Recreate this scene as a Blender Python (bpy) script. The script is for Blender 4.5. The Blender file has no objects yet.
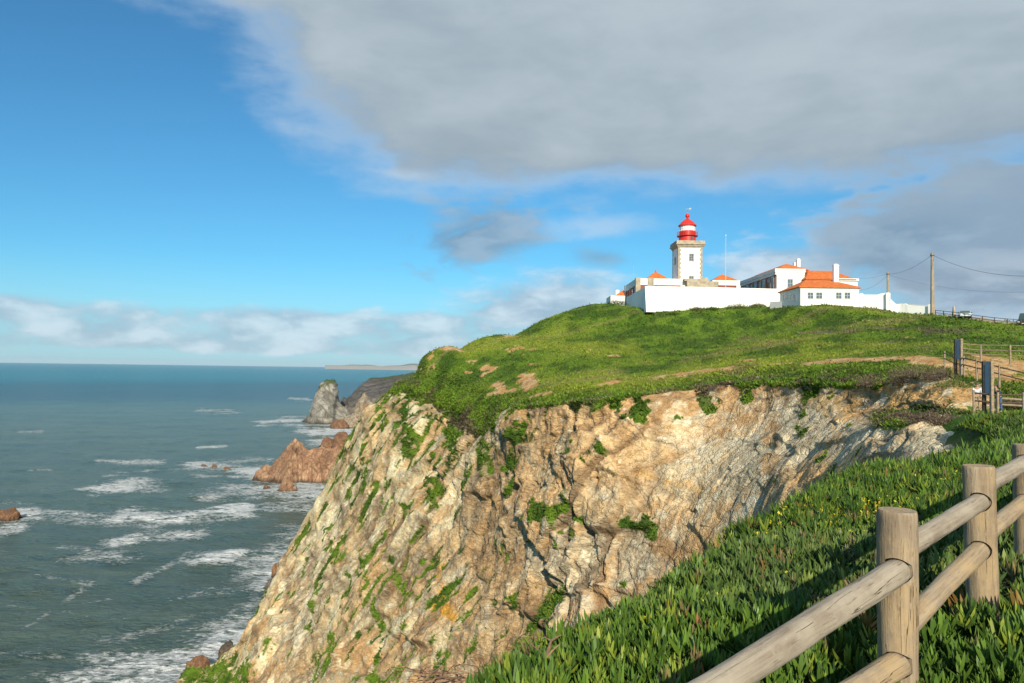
import bpy, bmesh, math, random
import numpy as np
from mathutils import Vector, Matrix
random.seed(7); rng = np.random.default_rng(11)
scene = bpy.context.scene
col = scene.collection
F = 730.0; H = 110.0
PITCH = math.radians(2.11); ROLL = math.radians(0.83)

# ------------------------------------------------------------------ camera
cam_d = bpy.data.cameras.new("camera"); cam = bpy.data.objects.new("camera", cam_d); col.objects.link(cam)
cam_d.sensor_width = 36; cam_d.lens = 36*F/1024; cam_d.clip_start = 0.05; cam_d.clip_end = 120000
RM = (Matrix.Rotation(math.radians(90)+PITCH, 3, 'X') @ Matrix.Rotation(ROLL, 3, 'Z'))
cam.matrix_world = Matrix.Translation((0, 0, H)) @ RM.to_4x4()
scene.camera = cam
R = np.array(RM)

# ------------------------------------------------------------------ sun, exposure
SUN_AZ = (0.045, -0.999); SUN_EL = math.radians(27)
sd = Vector((SUN_AZ[0]*math.cos(SUN_EL), SUN_AZ[1]*math.cos(SUN_EL), math.sin(SUN_EL))).normalized()
sl = bpy.data.lights.new("sun", 'SUN'); sl.energy = 5.0; sl.angle = math.radians(0.53); sl.color = (1.0, 0.90, 0.72)
so = bpy.data.objects.new("sun", sl); col.objects.link(so); so.rotation_euler = sd.to_track_quat('Z', 'Y').to_euler()
vs = scene.view_settings; vs.view_transform = 'Standard'; vs.look = 'None'; vs.exposure = 0.2; vs.gamma = 1.0; vs.use_curve_mapping = False

# ------------------------------------------------------------------ world: Nishita sky and procedural clouds
class NT:
    def __init__(s, tree): s.t = tree; s.n = tree.nodes; s.l = tree.links
    def new(s, typ, **kw):
        n = s.n.new(typ)
        for k, v in kw.items(): setattr(n, k, v)
        return n
    def put(s, sock, v):
        if isinstance(v, bpy.types.NodeSocket): s.l.new(v, sock)
        elif v is not None: sock.default_value = v
    def m(s, op, a, b=None, c=None, clamp=False):
        n = s.new('ShaderNodeMath', operation=op); n.use_clamp = clamp
        for i, v in enumerate((a, b, c)):
            if v is not None: s.put(n.inputs[i], v)
        return n.outputs[0]
    def ramp(s, x, a, b, lo=0.0, hi=1.0):
        n = s.new('ShaderNodeMapRange', interpolation_type='SMOOTHSTEP')
        for k, v in (('Value', x), ('From Min', a), ('From Max', b), ('To Min', lo), ('To Max', hi)): s.put(n.inputs[k], v)
        return n.outputs[0]
    def mix(s, f, a, b, blend='MIX'):
        n = s.new('ShaderNodeMix', data_type='RGBA', blend_type=blend)
        s.put(n.inputs[0], f)
        for i, v in ((6, a), (7, b)):
            s.put(n.inputs[i], v if isinstance(v, bpy.types.NodeSocket) else (tuple(v)+(1,))[:4])
        return n.outputs[2]
    def noise(s, vec, scale, detail=5, rough=.55, dist=0.0, lac=2.0):
        n = s.new('ShaderNodeTexNoise'); s.put(n.inputs['Vector'], vec)
        for k, v in (('Scale', scale), ('Detail', detail), ('Roughness', rough), ('Distortion', dist), ('Lacunarity', lac)): n.inputs[k].default_value = v
        return n.outputs[0]
    def mapping(s, vec, loc=(0,0,0), rot=(0,0,0), sc=(1,1,1)):
        n = s.new('ShaderNodeMapping'); s.put(n.inputs[0], vec)
        n.inputs[1].default_value = loc; n.inputs[2].default_value = rot; n.inputs[3].default_value = sc
        return n.outputs[0]

w = bpy.data.worlds.new("World"); scene.world = w; w.use_nodes = True
w.cycles.sampling_method = 'MANUAL'; w.cycles.sample_map_resolution = 512
t = NT(w.node_tree); t.n.clear()
sky = t.new('ShaderNodeTexSky', sky_type='NISHITA'); sky.sun_disc = False
sky.sun_elevation = SUN_EL; sky.sun_rotation = math.atan2(SUN_AZ[0], SUN_AZ[1]); sky.altitude = 100
sky.air_density = 1.0; sky.dust_density = 0.6; sky.ozone_density = 2.2
tc = t.new('ShaderNodeTexCoord'); sep = t.new('ShaderNodeSeparateXYZ'); t.put(sep.inputs[0], tc.outputs['Generated'])
dx, dy, dz = sep.outputs
hr = t.m('SQRT', t.m('ADD', t.m('MULTIPLY', dx, dx), t.m('MULTIPLY', dy, dy)))
az = t.m('ARCTAN2', dx, dy)                       # 0 = forward, + to the right
el = t.m('ARCTAN2', dz, hr)
cv = t.new('ShaderNodeCombineXYZ'); t.put(cv.inputs[0], az); t.put(cv.inputs[1], el); cv.inputs[2].default_value = 0.3
# cloud-deck coordinates: directions carried to a flat layer overhead, so clouds shrink towards the horizon
den = t.m('ADD', t.m('MAXIMUM', dz, 0.0), 0.16)
cd = t.new('ShaderNodeCombineXYZ'); t.put(cd.inputs[0], t.m('DIVIDE', dx, den)); t.put(cd.inputs[1], t.m('DIVIDE', dy, den)); cd.inputs[2].default_value = 1.7
nA = t.noise(cd.outputs[0], 1.15, 8, .52, 0.35)
nB = t.noise(t.mapping(cd.outputs[0], (3.1, 7.7, 0)), 0.55, 4, .5, 0.2)
nC = t.noise(t.mapping(cv.outputs[0], (0.2, 0, 0), (0, 0, 0), (1, 2.6, 1)), 7.0, 9, .56, 0.3)
nD = t.noise(t.mapping(cv.outputs[0], (5.2, 1, 0), (0, 0, 0), (1, 2.2, 1)), 16.0, 6, .55, 0.2)
def pa(X): return math.atan((X-512)/F)
def pe(X, y): return math.atan((361+.0145*X-y)/F*math.cos(pa(X)))
def blob(X, y, rx, ry, rot=0.0):
    a0, e0 = pa(X), pe(X, y); c, s_ = math.cos(rot), math.sin(rot)
    a = t.m('SUBTRACT', az, a0); e = t.m('SUBTRACT', el, e0)
    p = t.m('DIVIDE', t.m('ADD', t.m('MULTIPLY', a, c), t.m('MULTIPLY', e, s_)), rx/F)
    q = t.m('DIVIDE', t.m('SUBTRACT', t.m('MULTIPLY', e, c), t.m('MULTIPLY', a, s_)), ry/F)
    r2 = t.m('SQRT', t.m('ADD', t.m('MULTIPLY', p, p), t.m('MULTIPLY', q, q)))
    return t.m('SUBTRACT', 1.0, r2)               # 1 in the middle, 0 at the rim, negative outside
def nz(n, k): return t.m('MULTIPLY', t.m('SUBTRACT', n, .5), k)
# the wide overhead cloud
x_ = t.m('MULTIPLY', az, F); y_ = t.m('MULTIPLY', el, F)
edge_ = t.m('DIVIDE', t.m('ADD', t.m('MULTIPLY', t.m('ADD', x_, 425), .60), t.m('MULTIPLY', t.m('SUBTRACT', y_, 371), .80)), 170)
under_ = t.m('DIVIDE', t.m('SUBTRACT', t.m('ADD', y_, t.m('MULTIPLY', x_, .03)), 168), 85)
big = t.m('MINIMUM', t.m('MINIMUM', edge_, under_), 1.0)
bigm = t.ramp(t.m('ADD', t.m('ADD', big, nz(nA, .75)), t.m('ADD', nz(nC, .75), nz(nD, .3))), -.12, .50)
low_ = t.ramp(t.m('ADD', t.m('ADD', t.m('MULTIPLY', blob(1010, 235, 190, 95, math.radians(-4)), 1.2), nz(nC, 1.9)), nz(nD, .9)), .0, .6)
bigm = t.m('MAXIMUM', bigm, t.m('MULTIPLY', low_, .92))
# smaller drifting pieces
def piece(X, y, rx, ry, rot, k1=1.3, lo=0.2, hi=.95):
    return t.ramp(t.m('ADD', t.m('ADD', blob(X, y, rx, ry, math.radians(rot)), nz(nC, k1)), nz(nD, .9)), lo, hi)
dk = t.m('MAXIMUM', piece(472, 236, 105, 44, 14, 2.6, .15, .85), t.m('MULTIPLY', piece(600, 257, 60, 17, -4), .7))
dk = t.m('MAXIMUM', dk, t.m('MULTIPLY', piece(890, 243, 105, 42, 10, 1.5, .1, .7), .85))
lt = t.m('MAXIMUM', t.m('MULTIPLY', piece(595, 226, 120, 20, 0), .75), t.m('MULTIPLY', piece(403, 172, 45, 9, 0), .8))
# low cumulus bank along the horizon
eb = t.m('MULTIPLY', el, F)                        # elevation in thousandths
band = t.m('MULTIPLY', t.ramp(eb, -2, 16), t.ramp(eb, 78, 44))
cum = t.ramp(t.m('ADD', t.m('ADD', t.m('MULTIPLY', t.m('SUBTRACT', band, .62), 1.1), nz(nC, 1.7)), nz(nD, .8)), -.02, .42)
cumR = t.ramp(t.m('ADD', t.m('ADD', t.m('MAXIMUM', blob(545, 305, 120, 42, .1), t.m('MAXIMUM', blob(980, 295, 190, 50, 0), blob(800, 268, 90, 34, 0))), nz(nC, 1.5)), nz(nD, .7)), .02, .6)
cumm = t.m('MAXIMUM', t.m('MULTIPLY', cum, .78), t.m('MULTIPLY', cumR, .88))
# veil close to the horizon
veil = t.ramp(eb, 110, -6, 0.0, 0.6)
sunlit = t.ramp(t.m('ADD', t.m('ADD', nz(nD, 2.0), nz(nC, 1.6)), .5), 0.1, 0.9)
eb_ = t.m('MULTIPLY', el, F)
cBig = t.mix(t.ramp(t.m('ADD', nz(nB, 1.2), t.m('ADD', nz(nC, 1.1), t.m('ADD', nz(nA, 1.3), t.m('MULTIPLY', t.m('SUBTRACT', el, .25), 1.6)))), -.45, .55), (.27, .345, .41), (.41, .485, .54))
cBig = t.mix(t.ramp(bigm, .95, .35), cBig, (.46, .57, .68)); cBig = t.mix(t.m('MULTIPLY', t.m('MULTIPLY', t.ramp(eb_, 230, 110), t.ramp(az, .25, .5)), .6), cBig, (.21, .30, .42)); cBig = t.mix(t.m('MULTIPLY', t.m('MULTIPLY', t.ramp(nC, .50, .66), t.ramp(eb_, 150, 60)), .5), cBig, (.48, .57, .66))
cCum = t.mix(sunlit, (.31, .42, .53), (.58, .68, .76))
cDk = t.mix(sunlit, (.17, .28, .40), (.29, .40, .51))
skyc = t.mix(1.0, sky.outputs[0], (.094*.42, .094*.95, .094*1.16), 'MULTIPLY')
c = t.mix(veil, skyc, (.42, .60, .77))
c = t.mix(t.m('MULTIPLY', lt, .6), c, (.55, .63, .72))
c = t.mix(cumm, c, cCum)
c = t.mix(bigm, c, cBig)
c = t.mix(t.m('MULTIPLY', dk, .88), c, cDk)
bg = t.new('ShaderNodeBackground'); bg.inputs[1].default_value = 1.0; t.put(bg.inputs[0], c)
out = t.new('ShaderNodeOutputWorld'); t.l.new(bg.outputs[0], out.inputs[0])

# ------------------------------------------------------------------ numpy helpers
def yh(X): return 361 + .0145*X
def P(X, py, d):
    v = R @ np.array([(X-512)/F, -(py-341.5)/F, -1.0]); v = v*(d/v[1]); return np.array([v[0], v[1], v[2]+H])
def PV(X, py, d): return Vector(P(X, py, d))
def Z(X, z, d): return yh(X) - z*F/d               # pixel row of a height z relative to the eye
def project(p):
    q = (p - np.array([0, 0, H])) @ R
    return 512 + F*q[..., 0]/-q[..., 2], 341.5 - F*q[..., 1]/-q[..., 2], -q[..., 2]
from concurrent.futures import ThreadPoolExecutor
POOL = ThreadPoolExecutor(4)
def chunked(f):
    def g(p, *a, **k):
        p = np.asarray(p, np.float32)
        if len(p) < 30000: return f(p, *a, **k)
        rs = list(POOL.map(lambda i: f(p[i:i+16000], *a, **k), range(0, len(p), 16000)))
        return tuple(np.concatenate([r[j] for r in rs]) for j in range(len(rs[0]))) if isinstance(rs[0], tuple) else np.concatenate(rs)
    return g
HT = np.random.default_rng(5).random(1 << 18).astype(np.float32)
def hsh(ix, iy, iz, seed):
    sx, sy, sz = (seed*7919) & 63, (seed*104729) & 63, (seed*1299709) & 63
    return HT[((((ix+sx) & 63) << 12) | (((iy+sy) & 63) << 6) | ((iz+sz) & 63)) ^ ((seed*2654435761) & 0x3ffff)]
def vnoise(p, seed):
    i = np.floor(p).astype(np.int32); f = (p - i).astype(np.float32); f = f*f*f*(f*(f*6-15)+10)
    r = 0
    for a in (0, 1):
        wx = f[:, 0] if a else 1-f[:, 0]
        for b in (0, 1):
            wy = f[:, 1] if b else 1-f[:, 1]
            for c_ in (0, 1):
                wz = f[:, 2] if c_ else 1-f[:, 2]
                r = r + wx*wy*wz*hsh(i[:, 0]+a, i[:, 1]+b, i[:, 2]+c_, seed)
    return r*2-1
ROT = np.array(Matrix.Rotation(0.7, 3, Vector((1, 2, 3)).normalized()), np.float32)
@chunked
def fbm(p, size, octv=4, seed=1, gain=.5):
    q = p/size; a = 1.0; r = 0; tot = 0
    for o in range(octv):
        r = r + a*vnoise(q, seed+o*17); tot += a; a *= gain; q = (q @ ROT)*np.float32(2.03) + np.float32(11.3)
    return r/tot
@chunked
def ridged(p, size, octv=4, seed=1, gain=.5):
    q = p/size; a = 1.0; r = 0; tot = 0
    for o in range(octv):
        r = r + a*(1-2*np.abs(vnoise(q, seed+o*17))); tot += a; a *= gain; q = (q @ ROT)*np.float32(2.03) + np.float32(5.1)
    return r/tot
@chunked
def facet(p, size, seed, tilt=.8, M=None, jit=.8):
    """broken rock: every cell of a jittered lattice is one tilted flat block; returns height (unit of cell), edge distance, cell id"""
    q = (p if M is None else p @ np.asarray(M, np.float32))/np.float32(size)
    base = np.floor(q - np.float32(.5)).astype(np.int32)
    f1 = np.full(len(q), 9., np.float32); f2 = f1.copy(); hgt = np.zeros(len(q), np.float32); cid = hgt.copy()
    for a in (0, 1):
        for b in (0, 1):
            for c_ in (0, 1):
                ii = base + np.array([a, b, c_], np.int32)
                o = [hsh(ii[:, 0], ii[:, 1], ii[:, 2], seed+k) for k in range(3)]
                dv = np.stack([q[:, k] - (ii[:, k] + .5 + (o[k]-.5)*jit) for k in range(3)], 1).astype(np.float32)
                d = (dv*dv).sum(1)
                g = [hsh(ii[:, 0], ii[:, 1], ii[:, 2], seed+5+k) - .5 for k in range(4)]
                hh = g[3]*.9 + tilt*(dv[:, 0]*g[0]+dv[:, 1]*g[1]+dv[:, 2]*g[2])*2
                n1 = d < f1
                f2 = np.where(n1, f1, np.minimum(f2, d)); hgt = np.where(n1, hh, hgt); cid = np.where(n1, g[0]+.5, cid); f1 = np.where(n1, d, f1)
    return hgt, np.sqrt(f2)-np.sqrt(f1), cid
def sm(a, b, x): t_ = np.clip((x-a)/(b-a), 0, 1); return t_*t_*(3-2*t_)
def pchip(xk, yk, x):
    """yk: (n, ...) along axis 0"""
    xk = np.asarray(xk, float); h = np.diff(xk); shp = (-1,)+(1,)*(yk.ndim-1); hh = h.reshape(shp)
    dl = np.diff(yk, axis=0)/hh; m = np.zeros_like(yk)
    w1 = 2*hh[1:]+hh[:-1]; w2 = hh[1:]+2*hh[:-1]
    with np.errstate(all='ignore'):
        mm = (w1+w2)/(w1/dl[:-1] + w2/dl[1:])
    m[1:-1] = np.where(dl[:-1]*dl[1:] > 0, np.nan_to_num(mm), 0); m[0] = dl[0]; m[-1] = dl[-1]
    i = np.clip(np.searchsorted(xk, x, side='right')-1, 0, len(xk)-2); s_ = ((x-xk[i])/h[i]).reshape(shp); hi = h[i].reshape(shp)
    return yk[i]*(2*s_**3-3*s_**2+1) + m[i]*hi*(s_**3-2*s_**2+s_) + yk[i+1]*(-2*s_**3+3*s_**2) + m[i+1]*hi*(s_**3-s_**2)
def grid_normals(G):
    du = np.gradient(G, axis=0); dv = np.gradient(G, axis=1); n = np.cross(du, dv); return n/np.maximum(np.linalg.norm(n, axis=2, keepdims=True), 1e-9)
def blur(A, k):
    for ax in (0, 1):
        c_ = np.cumsum(np.concatenate([np.repeat(np.take(A, [0], ax), k+1, ax), A, np.repeat(np.take(A, [-1], ax), k, ax)], ax), ax, dtype=np.float64)
        n = A.shape[ax]; A = (np.take(c_, np.arange(2*k+1, 2*k+1+n), ax) - np.take(c_, np.arange(0, n), ax))/(2*k+1)
    return A
def mesh_np(name, V, quads=None, tris=None, attrs={}, smooth=True, mat=None):
    me = bpy.data.meshes.new(name); nq = 0 if quads is None else len(quads); nt = 0 if tris is None else len(tris)
    me.vertices.add(len(V)); me.vertices.foreach_set('co', np.ascontiguousarray(V, np.float32).ravel())
    li = np.concatenate([quads.ravel() if nq else np.zeros(0, int), tris.ravel() if nt else np.zeros(0, int)]).astype(np.int32)
    me.loops.add(len(li)); me.loops.foreach_set('vertex_index', li); me.polygons.add(nq+nt)
    me.polygons.foreach_set('loop_start', np.concatenate([np.arange(nq)*4, nq*4+np.arange(nt)*3]).astype(np.int32))
    me.update(calc_edges=True); me.validate()
    me.polygons.foreach_set('use_smooth', np.full(len(me.polygons), smooth))
    for k, a in attrs.items():
        if a.ndim == 2:
            at = me.attributes.new(k, 'FLOAT_COLOR', 'POINT'); at.data.foreach_set('color', np.concatenate([a, np.ones((len(a), 1))], 1).astype(np.float32).ravel())
        else:
            at = me.attributes.new(k, 'FLOAT', 'POINT'); at.data.foreach_set('value', a.astype(np.float32))
    if mat: me.materials.append(mat)
    o = bpy.data.objects.new(name, me); col.objects.link(o); return o
def grid_quads(nu, nv):
    i = np.arange(nu-1)[:, None]*nv + np.arange(nv-1)[None]; return np.stack([i, i+nv, i+nv+1, i+1], -1).reshape(-1, 4)
def lerp(a, b, t_): t_ = np.asarray(t_)[..., None]; return a*(1-t_) + b*t_
C3 = lambda *v: np.array(v, float)

# ------------------------------------------------------------------ materials
def material(name, build):
    m = bpy.data.materials.new(name); m.use_nodes = True; t = NT(m.node_tree); t.n.clear()
    b = t.new('ShaderNodeBsdfPrincipled'); o = t.new('ShaderNodeOutputMaterial'); t.l.new(b.outputs[0], o.inputs[0]); build(t, b); return m
def bump(t, b, h, dist, strength=1.0):
    n = t.new('ShaderNodeBump'); n.inputs['Distance'].default_value = dist; n.inputs['Strength'].default_value = strength; t.put(n.inputs['Height'], h); t.l.new(n.outputs[0], b.inputs['Normal'])
def objco(t): return t.new('ShaderNodeTexCoord').outputs['Object']
def attr(t, n): a = t.new('ShaderNodeAttribute'); a.attribute_name = n; return a
def _terrain(t, b):
    a = attr(t, 'Col'); co = objco(t)
    n1 = t.noise(co, 1.6, 8, .65); n2 = t.noise(co, 9.0, 6, .65)
    k = t.m('ADD', t.ramp(n1, .25, .75, .70, 1.26), t.ramp(n2, .3, .7, -.22, .22))
    mx = t.new('ShaderNodeVectorMath', operation='SCALE'); t.put(mx.inputs[0], a.outputs['Color']); t.put(mx.inputs['Scale'], k)
    t.put(b.inputs['Base Color'], mx.outputs[0]); b.inputs['Roughness'].default_value = .95; b.inputs['Specular IOR Level'].default_value = .15
    vo = t.new('ShaderNodeTexVoronoi', feature='DISTANCE_TO_EDGE'); t.put(vo.inputs[0], t.mapping(co, (0, 0, 0), (.4, .9, .2), (1, 1, 1.8))); vo.inputs['Scale'].default_value = 1.1
    h = t.m('ADD', t.m('MULTIPLY', n1, 1.0), t.m('ADD', t.m('MULTIPLY', n2, .35), t.m('MULTIPLY', t.ramp(vo.outputs[0], 0, .12), .22)))
    bump(t, b, h, .5, .8)
M_TERR = material('terrain', _terrain)
def _leaf(t, b):
    a = attr(t, 'Col'); t.put(b.inputs['Base Color'], a.outputs['Color']); b.inputs['Roughness'].default_value = .5; b.inputs['Specular IOR Level'].default_value = .28
M_LEAF = material('leaf', _leaf)
def _grass(t, b):
    a = attr(t, 'Col'); t.put(b.inputs['Base Color'], a.outputs['Color']); b.inputs['Roughness'].default_value = .8; b.inputs['Specular IOR Level'].default_value = .15
M_GRASS = material('grass_blades', _grass)
def plain(name, c, rough=.7, var=.12, scale=4., metal=0., bmp=0., spec=.4, c2=None):
    def f(t, b):
        co = objco(t); n = t.noise(co, scale, 6, .62)
        dark = tuple(x*(1-var*1.6) for x in c) if c2 is None else c2
        t.put(b.inputs['Base Color'], t.mix(t.ramp(n, .3, .72), dark, tuple(min(1, x*(1+var*.35)) for x in c)))
        t.put(b.inputs['Roughness'], t.ramp(n, .2, .8, max(.02, rough-.08), min(1, rough+.08))); b.inputs['Metallic'].default_value = metal; b.inputs['Specular IOR Level'].default_value = spec
        if bmp: bump(t, b, n, bmp)
    return material(name, f)
def link_tag(o, label=None, cat=None, group=None, kind=None):
    for k, v in (('label', label), ('category', cat), ('group', group), ('kind', kind)):
        if v: o[k] = v
    return o

# ------------------------------------------------------------------ HEADLAND: cliff, grassy hill (one lofted sheet, then broken into rock)
# every column: foot, three points up the rock, terrace, rim, above rim, hill, upper hill, crest, plateau, far back.  (row, distance) or ('z', height, distance)
z = lambda h_, d: ('z', h_, d)
U = lambda ds: [z(-117, d) for d in ds]
COLS = {
 60:  U([120,150,175,195,205,212,220,230,245,262,300,700]),
 150: [z(-117,120),z(-117,160),z(-116,185),z(-114,200),None,z(-113,214),z(-115,222),z(-117,230),z(-117,245),z(-117,262),z(-118,300),z(-118,700)],
 185: [z(-116,115),z(-114,160),z(-106,185),(698,203),None,(681,212),z(-97,220),z(-110,230),z(-116,245),z(-117,262),z(-118,300),z(-118,700)],
 215: [z(-116,115),z(-108,155),z(-97,176),(684,192),None,(668,206),z(-92,216),z(-106,228),z(-115,243),z(-117,262),z(-118,300),z(-118,700)],
 240: [z(-116,112),z(-104,145),(720,165),(675,182),None,(644,203),z(-85,213),z(-104,224),z(-114,240),z(-117,262),z(-118,300),z(-118,700)],
 265: [z(-115,108),z(-98,140),(700,158),(640,178),None,(596,200),z(-72,210),z(-96,222),z(-112,238),z(-117,260),z(-118,300),z(-118,700)],
 300: [z(-113,102),z(-85,132),(683,152),(600,174),None,(530,196),z(-56,207),z(-85,219),z(-108,234),z(-116,258),z(-118,300),z(-118,700)],
 326: [z(-110,98),z(-78,124),(683,143),(575,166),None,(486,190),z(-42,202),z(-74,215),z(-103,231),z(-116,255),z(-118,300),z(-118,700)],
 345: [z(-107,94),z(-74,119),(683,137),(560,161),None,(446,186),z(-27,199),z(-64,213),z(-98,230),z(-115,252),z(-118,300),z(-118,700)],
 370: [z(-103,90),z(-70,112),(683,129),(545,152),None,(410,180),z(-15,194),z(-50,210),z(-90,228),z(-114,250),z(-118,300),z(-118,700)],
 400: [z(-98,86),z(-65,106),(683,121),(525,144),None,(390,172),(381,184),z(-20,204),z(-70,224),z(-108,250),z(-118,300),z(-118,700)],
 425: [z(-95,82),z(-62,101),(683,115),(525,137),None,(404,164),(378,173),(356,183),z(-20,210),z(-75,240),z(-114,300),z(-118,700)],
 450: [z(-92,78),z(-60,97),(683,109),(540,129),None,(412,152),(384,162),(347,180),z(2,200),z(-40,235),z(-108,300),z(-118,700)],
 480: [z(-88,74),z(-58,91),(683,102),(560,118),None,(440,131),(402,143),(360,168),(338,190),z(5,215),z(-50,300),z(-118,700)],
 505: [z(-84,68),z(-56,85),(683,95),(560,107),None,(412,119),(402,128),(362,160),(334,192),z(8,220),z(-15,300),z(-100,700)],
 540: [z(-78,60),z(-52,77),(683,86),(555,96),(470,101),(410,105),(398,114),(366,145),(338,178),(321,200),z(6,300),z(-60,700)],
 600: [z(-68,50),z(-47,65),(683,73),(540,80),(462,84),(404,88),(392,96),(364,128),(334,168),(304,203),z(12,300),z(0,700)],
 650: [z(-60,44),z(-41,57),(640,64),(520,70),(455,74),(400,78),(390,86),(364,118),(334,155),(308,183),z(15,300),z(6,700)],
 700: [z(-46,37),z(-33,48),(600,55),(500,61),(440,66),(392,70),(383,77),(360,108),(333,148),(305.5,181),z(15,300),z(8,700)],
 760: [z(-34,31),z(-24,40),(545,48),(470,53),(425,58),(386,62),(374,69),(356,98),(331,138),(306.5,176),z(15,300),z(10,700)],
 830: [z(-22,26),z(-16,33),(492,40),(455,45),(420,50),(387,55),(371,62),(352,88),(329,124),(305.5,158),z(15,300),z(10,700)],
 860: [z(-18,24),z(-12,31),(478,36),(442,40),(412,48),(388,52),(370,59),(350,84),(328,118),(307,156),z(14.5,300),z(10,700)],
 895: [z(-13,22),z(-9,28),(462,32),(424,36),(413,44),(385,47),(369,55),(349,80),(328,112),(311.5,148),z(14,300),z(10,700)],
 950: [z(-9,19),z(-6,25),(452,29),(426,33),(413,42),(383,45),(374,52),(349,77),(331,104),(317,128),z(12,300),z(10,700)],
 985: [z(-7,17),z(-5,23),(449,28),(424,32),(414,41),(391,44.5),(382,51),(352,76),(334,100),(322,120),z(11,300),z(10,700)],
 1024:[z(-5,16),z(-4.4,22),(447,27),(424,31),(415,40),(403,44),(386,51),(356,75),(338,98),(326,116),z(10,300),z(10,700)],
 1150:[z(-4,14),z(-3.8,20),(442,26),(426,31),(417,38),(408,43),(392,50),(364,74),(346,96),(335,114),z(9,300),z(10,700)],
 1450:[z(-4,12),z(-3.4,18),(436,25),(426,30),(418,37),(410,42),(400,50),(376,74),(362,95),(352,112),z(8,300),z(8,700)],
}
XK = sorted(COLS); NET = []
FACT = ([60, 505, 540, 600, 650, 700, 760, 830, 860, 895, 950, 1450], [1, .98, .98, 1.06, 1.17, 1.30, 1.36, 1.30, 1.30, 1.32, 1.22, 1.2])
FACL = (FACT[0], [1, .98, .98, 1.06, 1.17, 1.28, 1.30, 1.25, 1.28, 1.30, 1.30, 1.2])
for X in XK:
    r_ = COLS[X]; pts = []; f0_ = float(np.interp(X, *FACT)); fl0 = float(np.interp(X, *FACL))
    for ri, e in enumerate(r_):
        f0 = fl0 if ri < 4 else f0_
        fk = 1+(f0-1)*(1, 1, 1, 1, 1, 1, .95, .75, .45, .1, 0, 0)[ri]
        if e is not None: e = (e[0], e[1]*fk) if e[0] != 'z' else ('z', e[1]*(fk if ri < 6 else 1), e[2]*fk)
        if e is None: pts.append(None)
        elif e[0] == 'z': pts.append(P(X, Z(X, e[1], e[2]), e[2]))
        else: pts.append(P(X, e[0], e[1]))
    if pts[4] is None: pts[4] = (pts[3]*.42+pts[5]*.58)
    NET.append(pts)
NET = np.array(NET)
Xs = np.concatenate([np.linspace(60, 180, 40)[:-1], np.linspace(180, 1030, 1000), np.linspace(1034, 1450, 90)])
G = pchip(XK, NET, Xs)
seg = [16, 36, 140, 120, 105, 62, 80, 90, 74, 20, 16]
tv = np.concatenate([i+np.arange(n)/n for i, n in enumerate(seg)] + [[11]])
G = np.swapaxes(pchip(range(12), np.swapaxes(G, 0, 1), tv), 0, 1)      # (nu, nv, 3)
nu, nv = G.shape[:2]; T = np.broadcast_to(tv[None], (nu, nv)).ravel(); XX = np.broadcast_to(Xs[:, None], (nu, nv)).ravel()
G = np.stack([blur(G[..., k], 5) for k in range(3)], -1)
N = grid_normals(np.stack([blur(G[..., k], 12) for k in range(3)], -1)); N[N[..., 1] > 0.35] *= 1
if N[nu//2, nv//3, 1] > 0: N = -N
Pn = G.reshape(-1, 3); Nn = N.reshape(-1, 3)
dist = np.linalg.norm(Pn - [0, 0, H], axis=1)
# where it is rock: below the (ragged) rim
ragg = fbm(Pn, 9, 4, 3)*.55 + fbm(Pn, 2.5, 3, 9)*.25
tr = T - (5.02 + ragg*np.where(XX < 520, 1.35, .65))
rock = 1-sm(-.06, .06, tr)
steep = 1-sm(.62, .80, Nn[:, 2])
# terrace on the right between the two rock bands is vegetated
terr = sm(835, 905, XX)*sm(3.1, 3.35, T)*(1-sm(4.1, 4.35, T + ragg*.35))
terr = np.maximum(terr, sm(960, 1000, XX)*(1-sm(4.0, 4.2, T)))
rock = rock*(1-terr)*(1-sm(975, 1010, XX)*.85)
# large form
w_r = sm(.02, .6, 5.25-T)*1.0 + 0.0
dmp = np.clip(dist/90, .28, 1.0)
A1 = Vector((-.5, .25, -.83)).normalized(); B1 = Vector((.85, .0, -.52)).cross(A1).normalized(); C1 = A1.cross(B1)
ML = np.array([A1, B1, C1]).T @ np.diag([.36, 1, 1])
A2 = Vector((.78, -.25, -.55)).normalized(); B2 = Vector((0, -1, .2)).cross(A2).normalized(); C2 = A2.cross(B2)
MR_ = np.array([A2, B2, C2]).T @ np.diag([.5, 1.25, 1])
wl = 1-sm(430, 530, XX)
D = fbm(Pn, 30, 3, 21)*2.2*dmp + ridged(Pn, 13, 3, 22)*dmp*(.4+.6*wl)
crack = np.zeros(len(Pn)); tone = np.zeros(len(Pn)); Dlow = None
for size, amp, seed in ((12, 2.2, 31), (4.8, 1.05, 32), (2.6, .50, 35), (1.3, .24, 33), (.6, .09, 34)):
    if size < 4 and Dlow is None: D = blur(D.reshape(nu, nv), 2).ravel(); Dlow = 1
    if size > 3: warp = Pn + np.stack([fbm(Pn, size*1.5, 3, seed+70+k) for k in range(3)], 1)*size*.35
    else: warp = Pn
    hl, el_, cl = facet(warp, size, seed, .9, ML); hr_, er, cr = facet(warp, size, seed+100, .9, MR_)
    k = np.where(wl > .5, 1, 0)
    D += (hl*wl + hr_*(1-wl))*amp*(dmp if size > 3 else np.clip(dist/70, .5, 1)); ed = np.where(k, el_, er)
    crack = np.maximum(crack, (1-sm(0, .16, ed))*(.95 if size < 3 else .8)*(size < 8)); tone += (np.where(k, cl, cr)-.5)*(.5 if size > 3 else .35)
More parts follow.
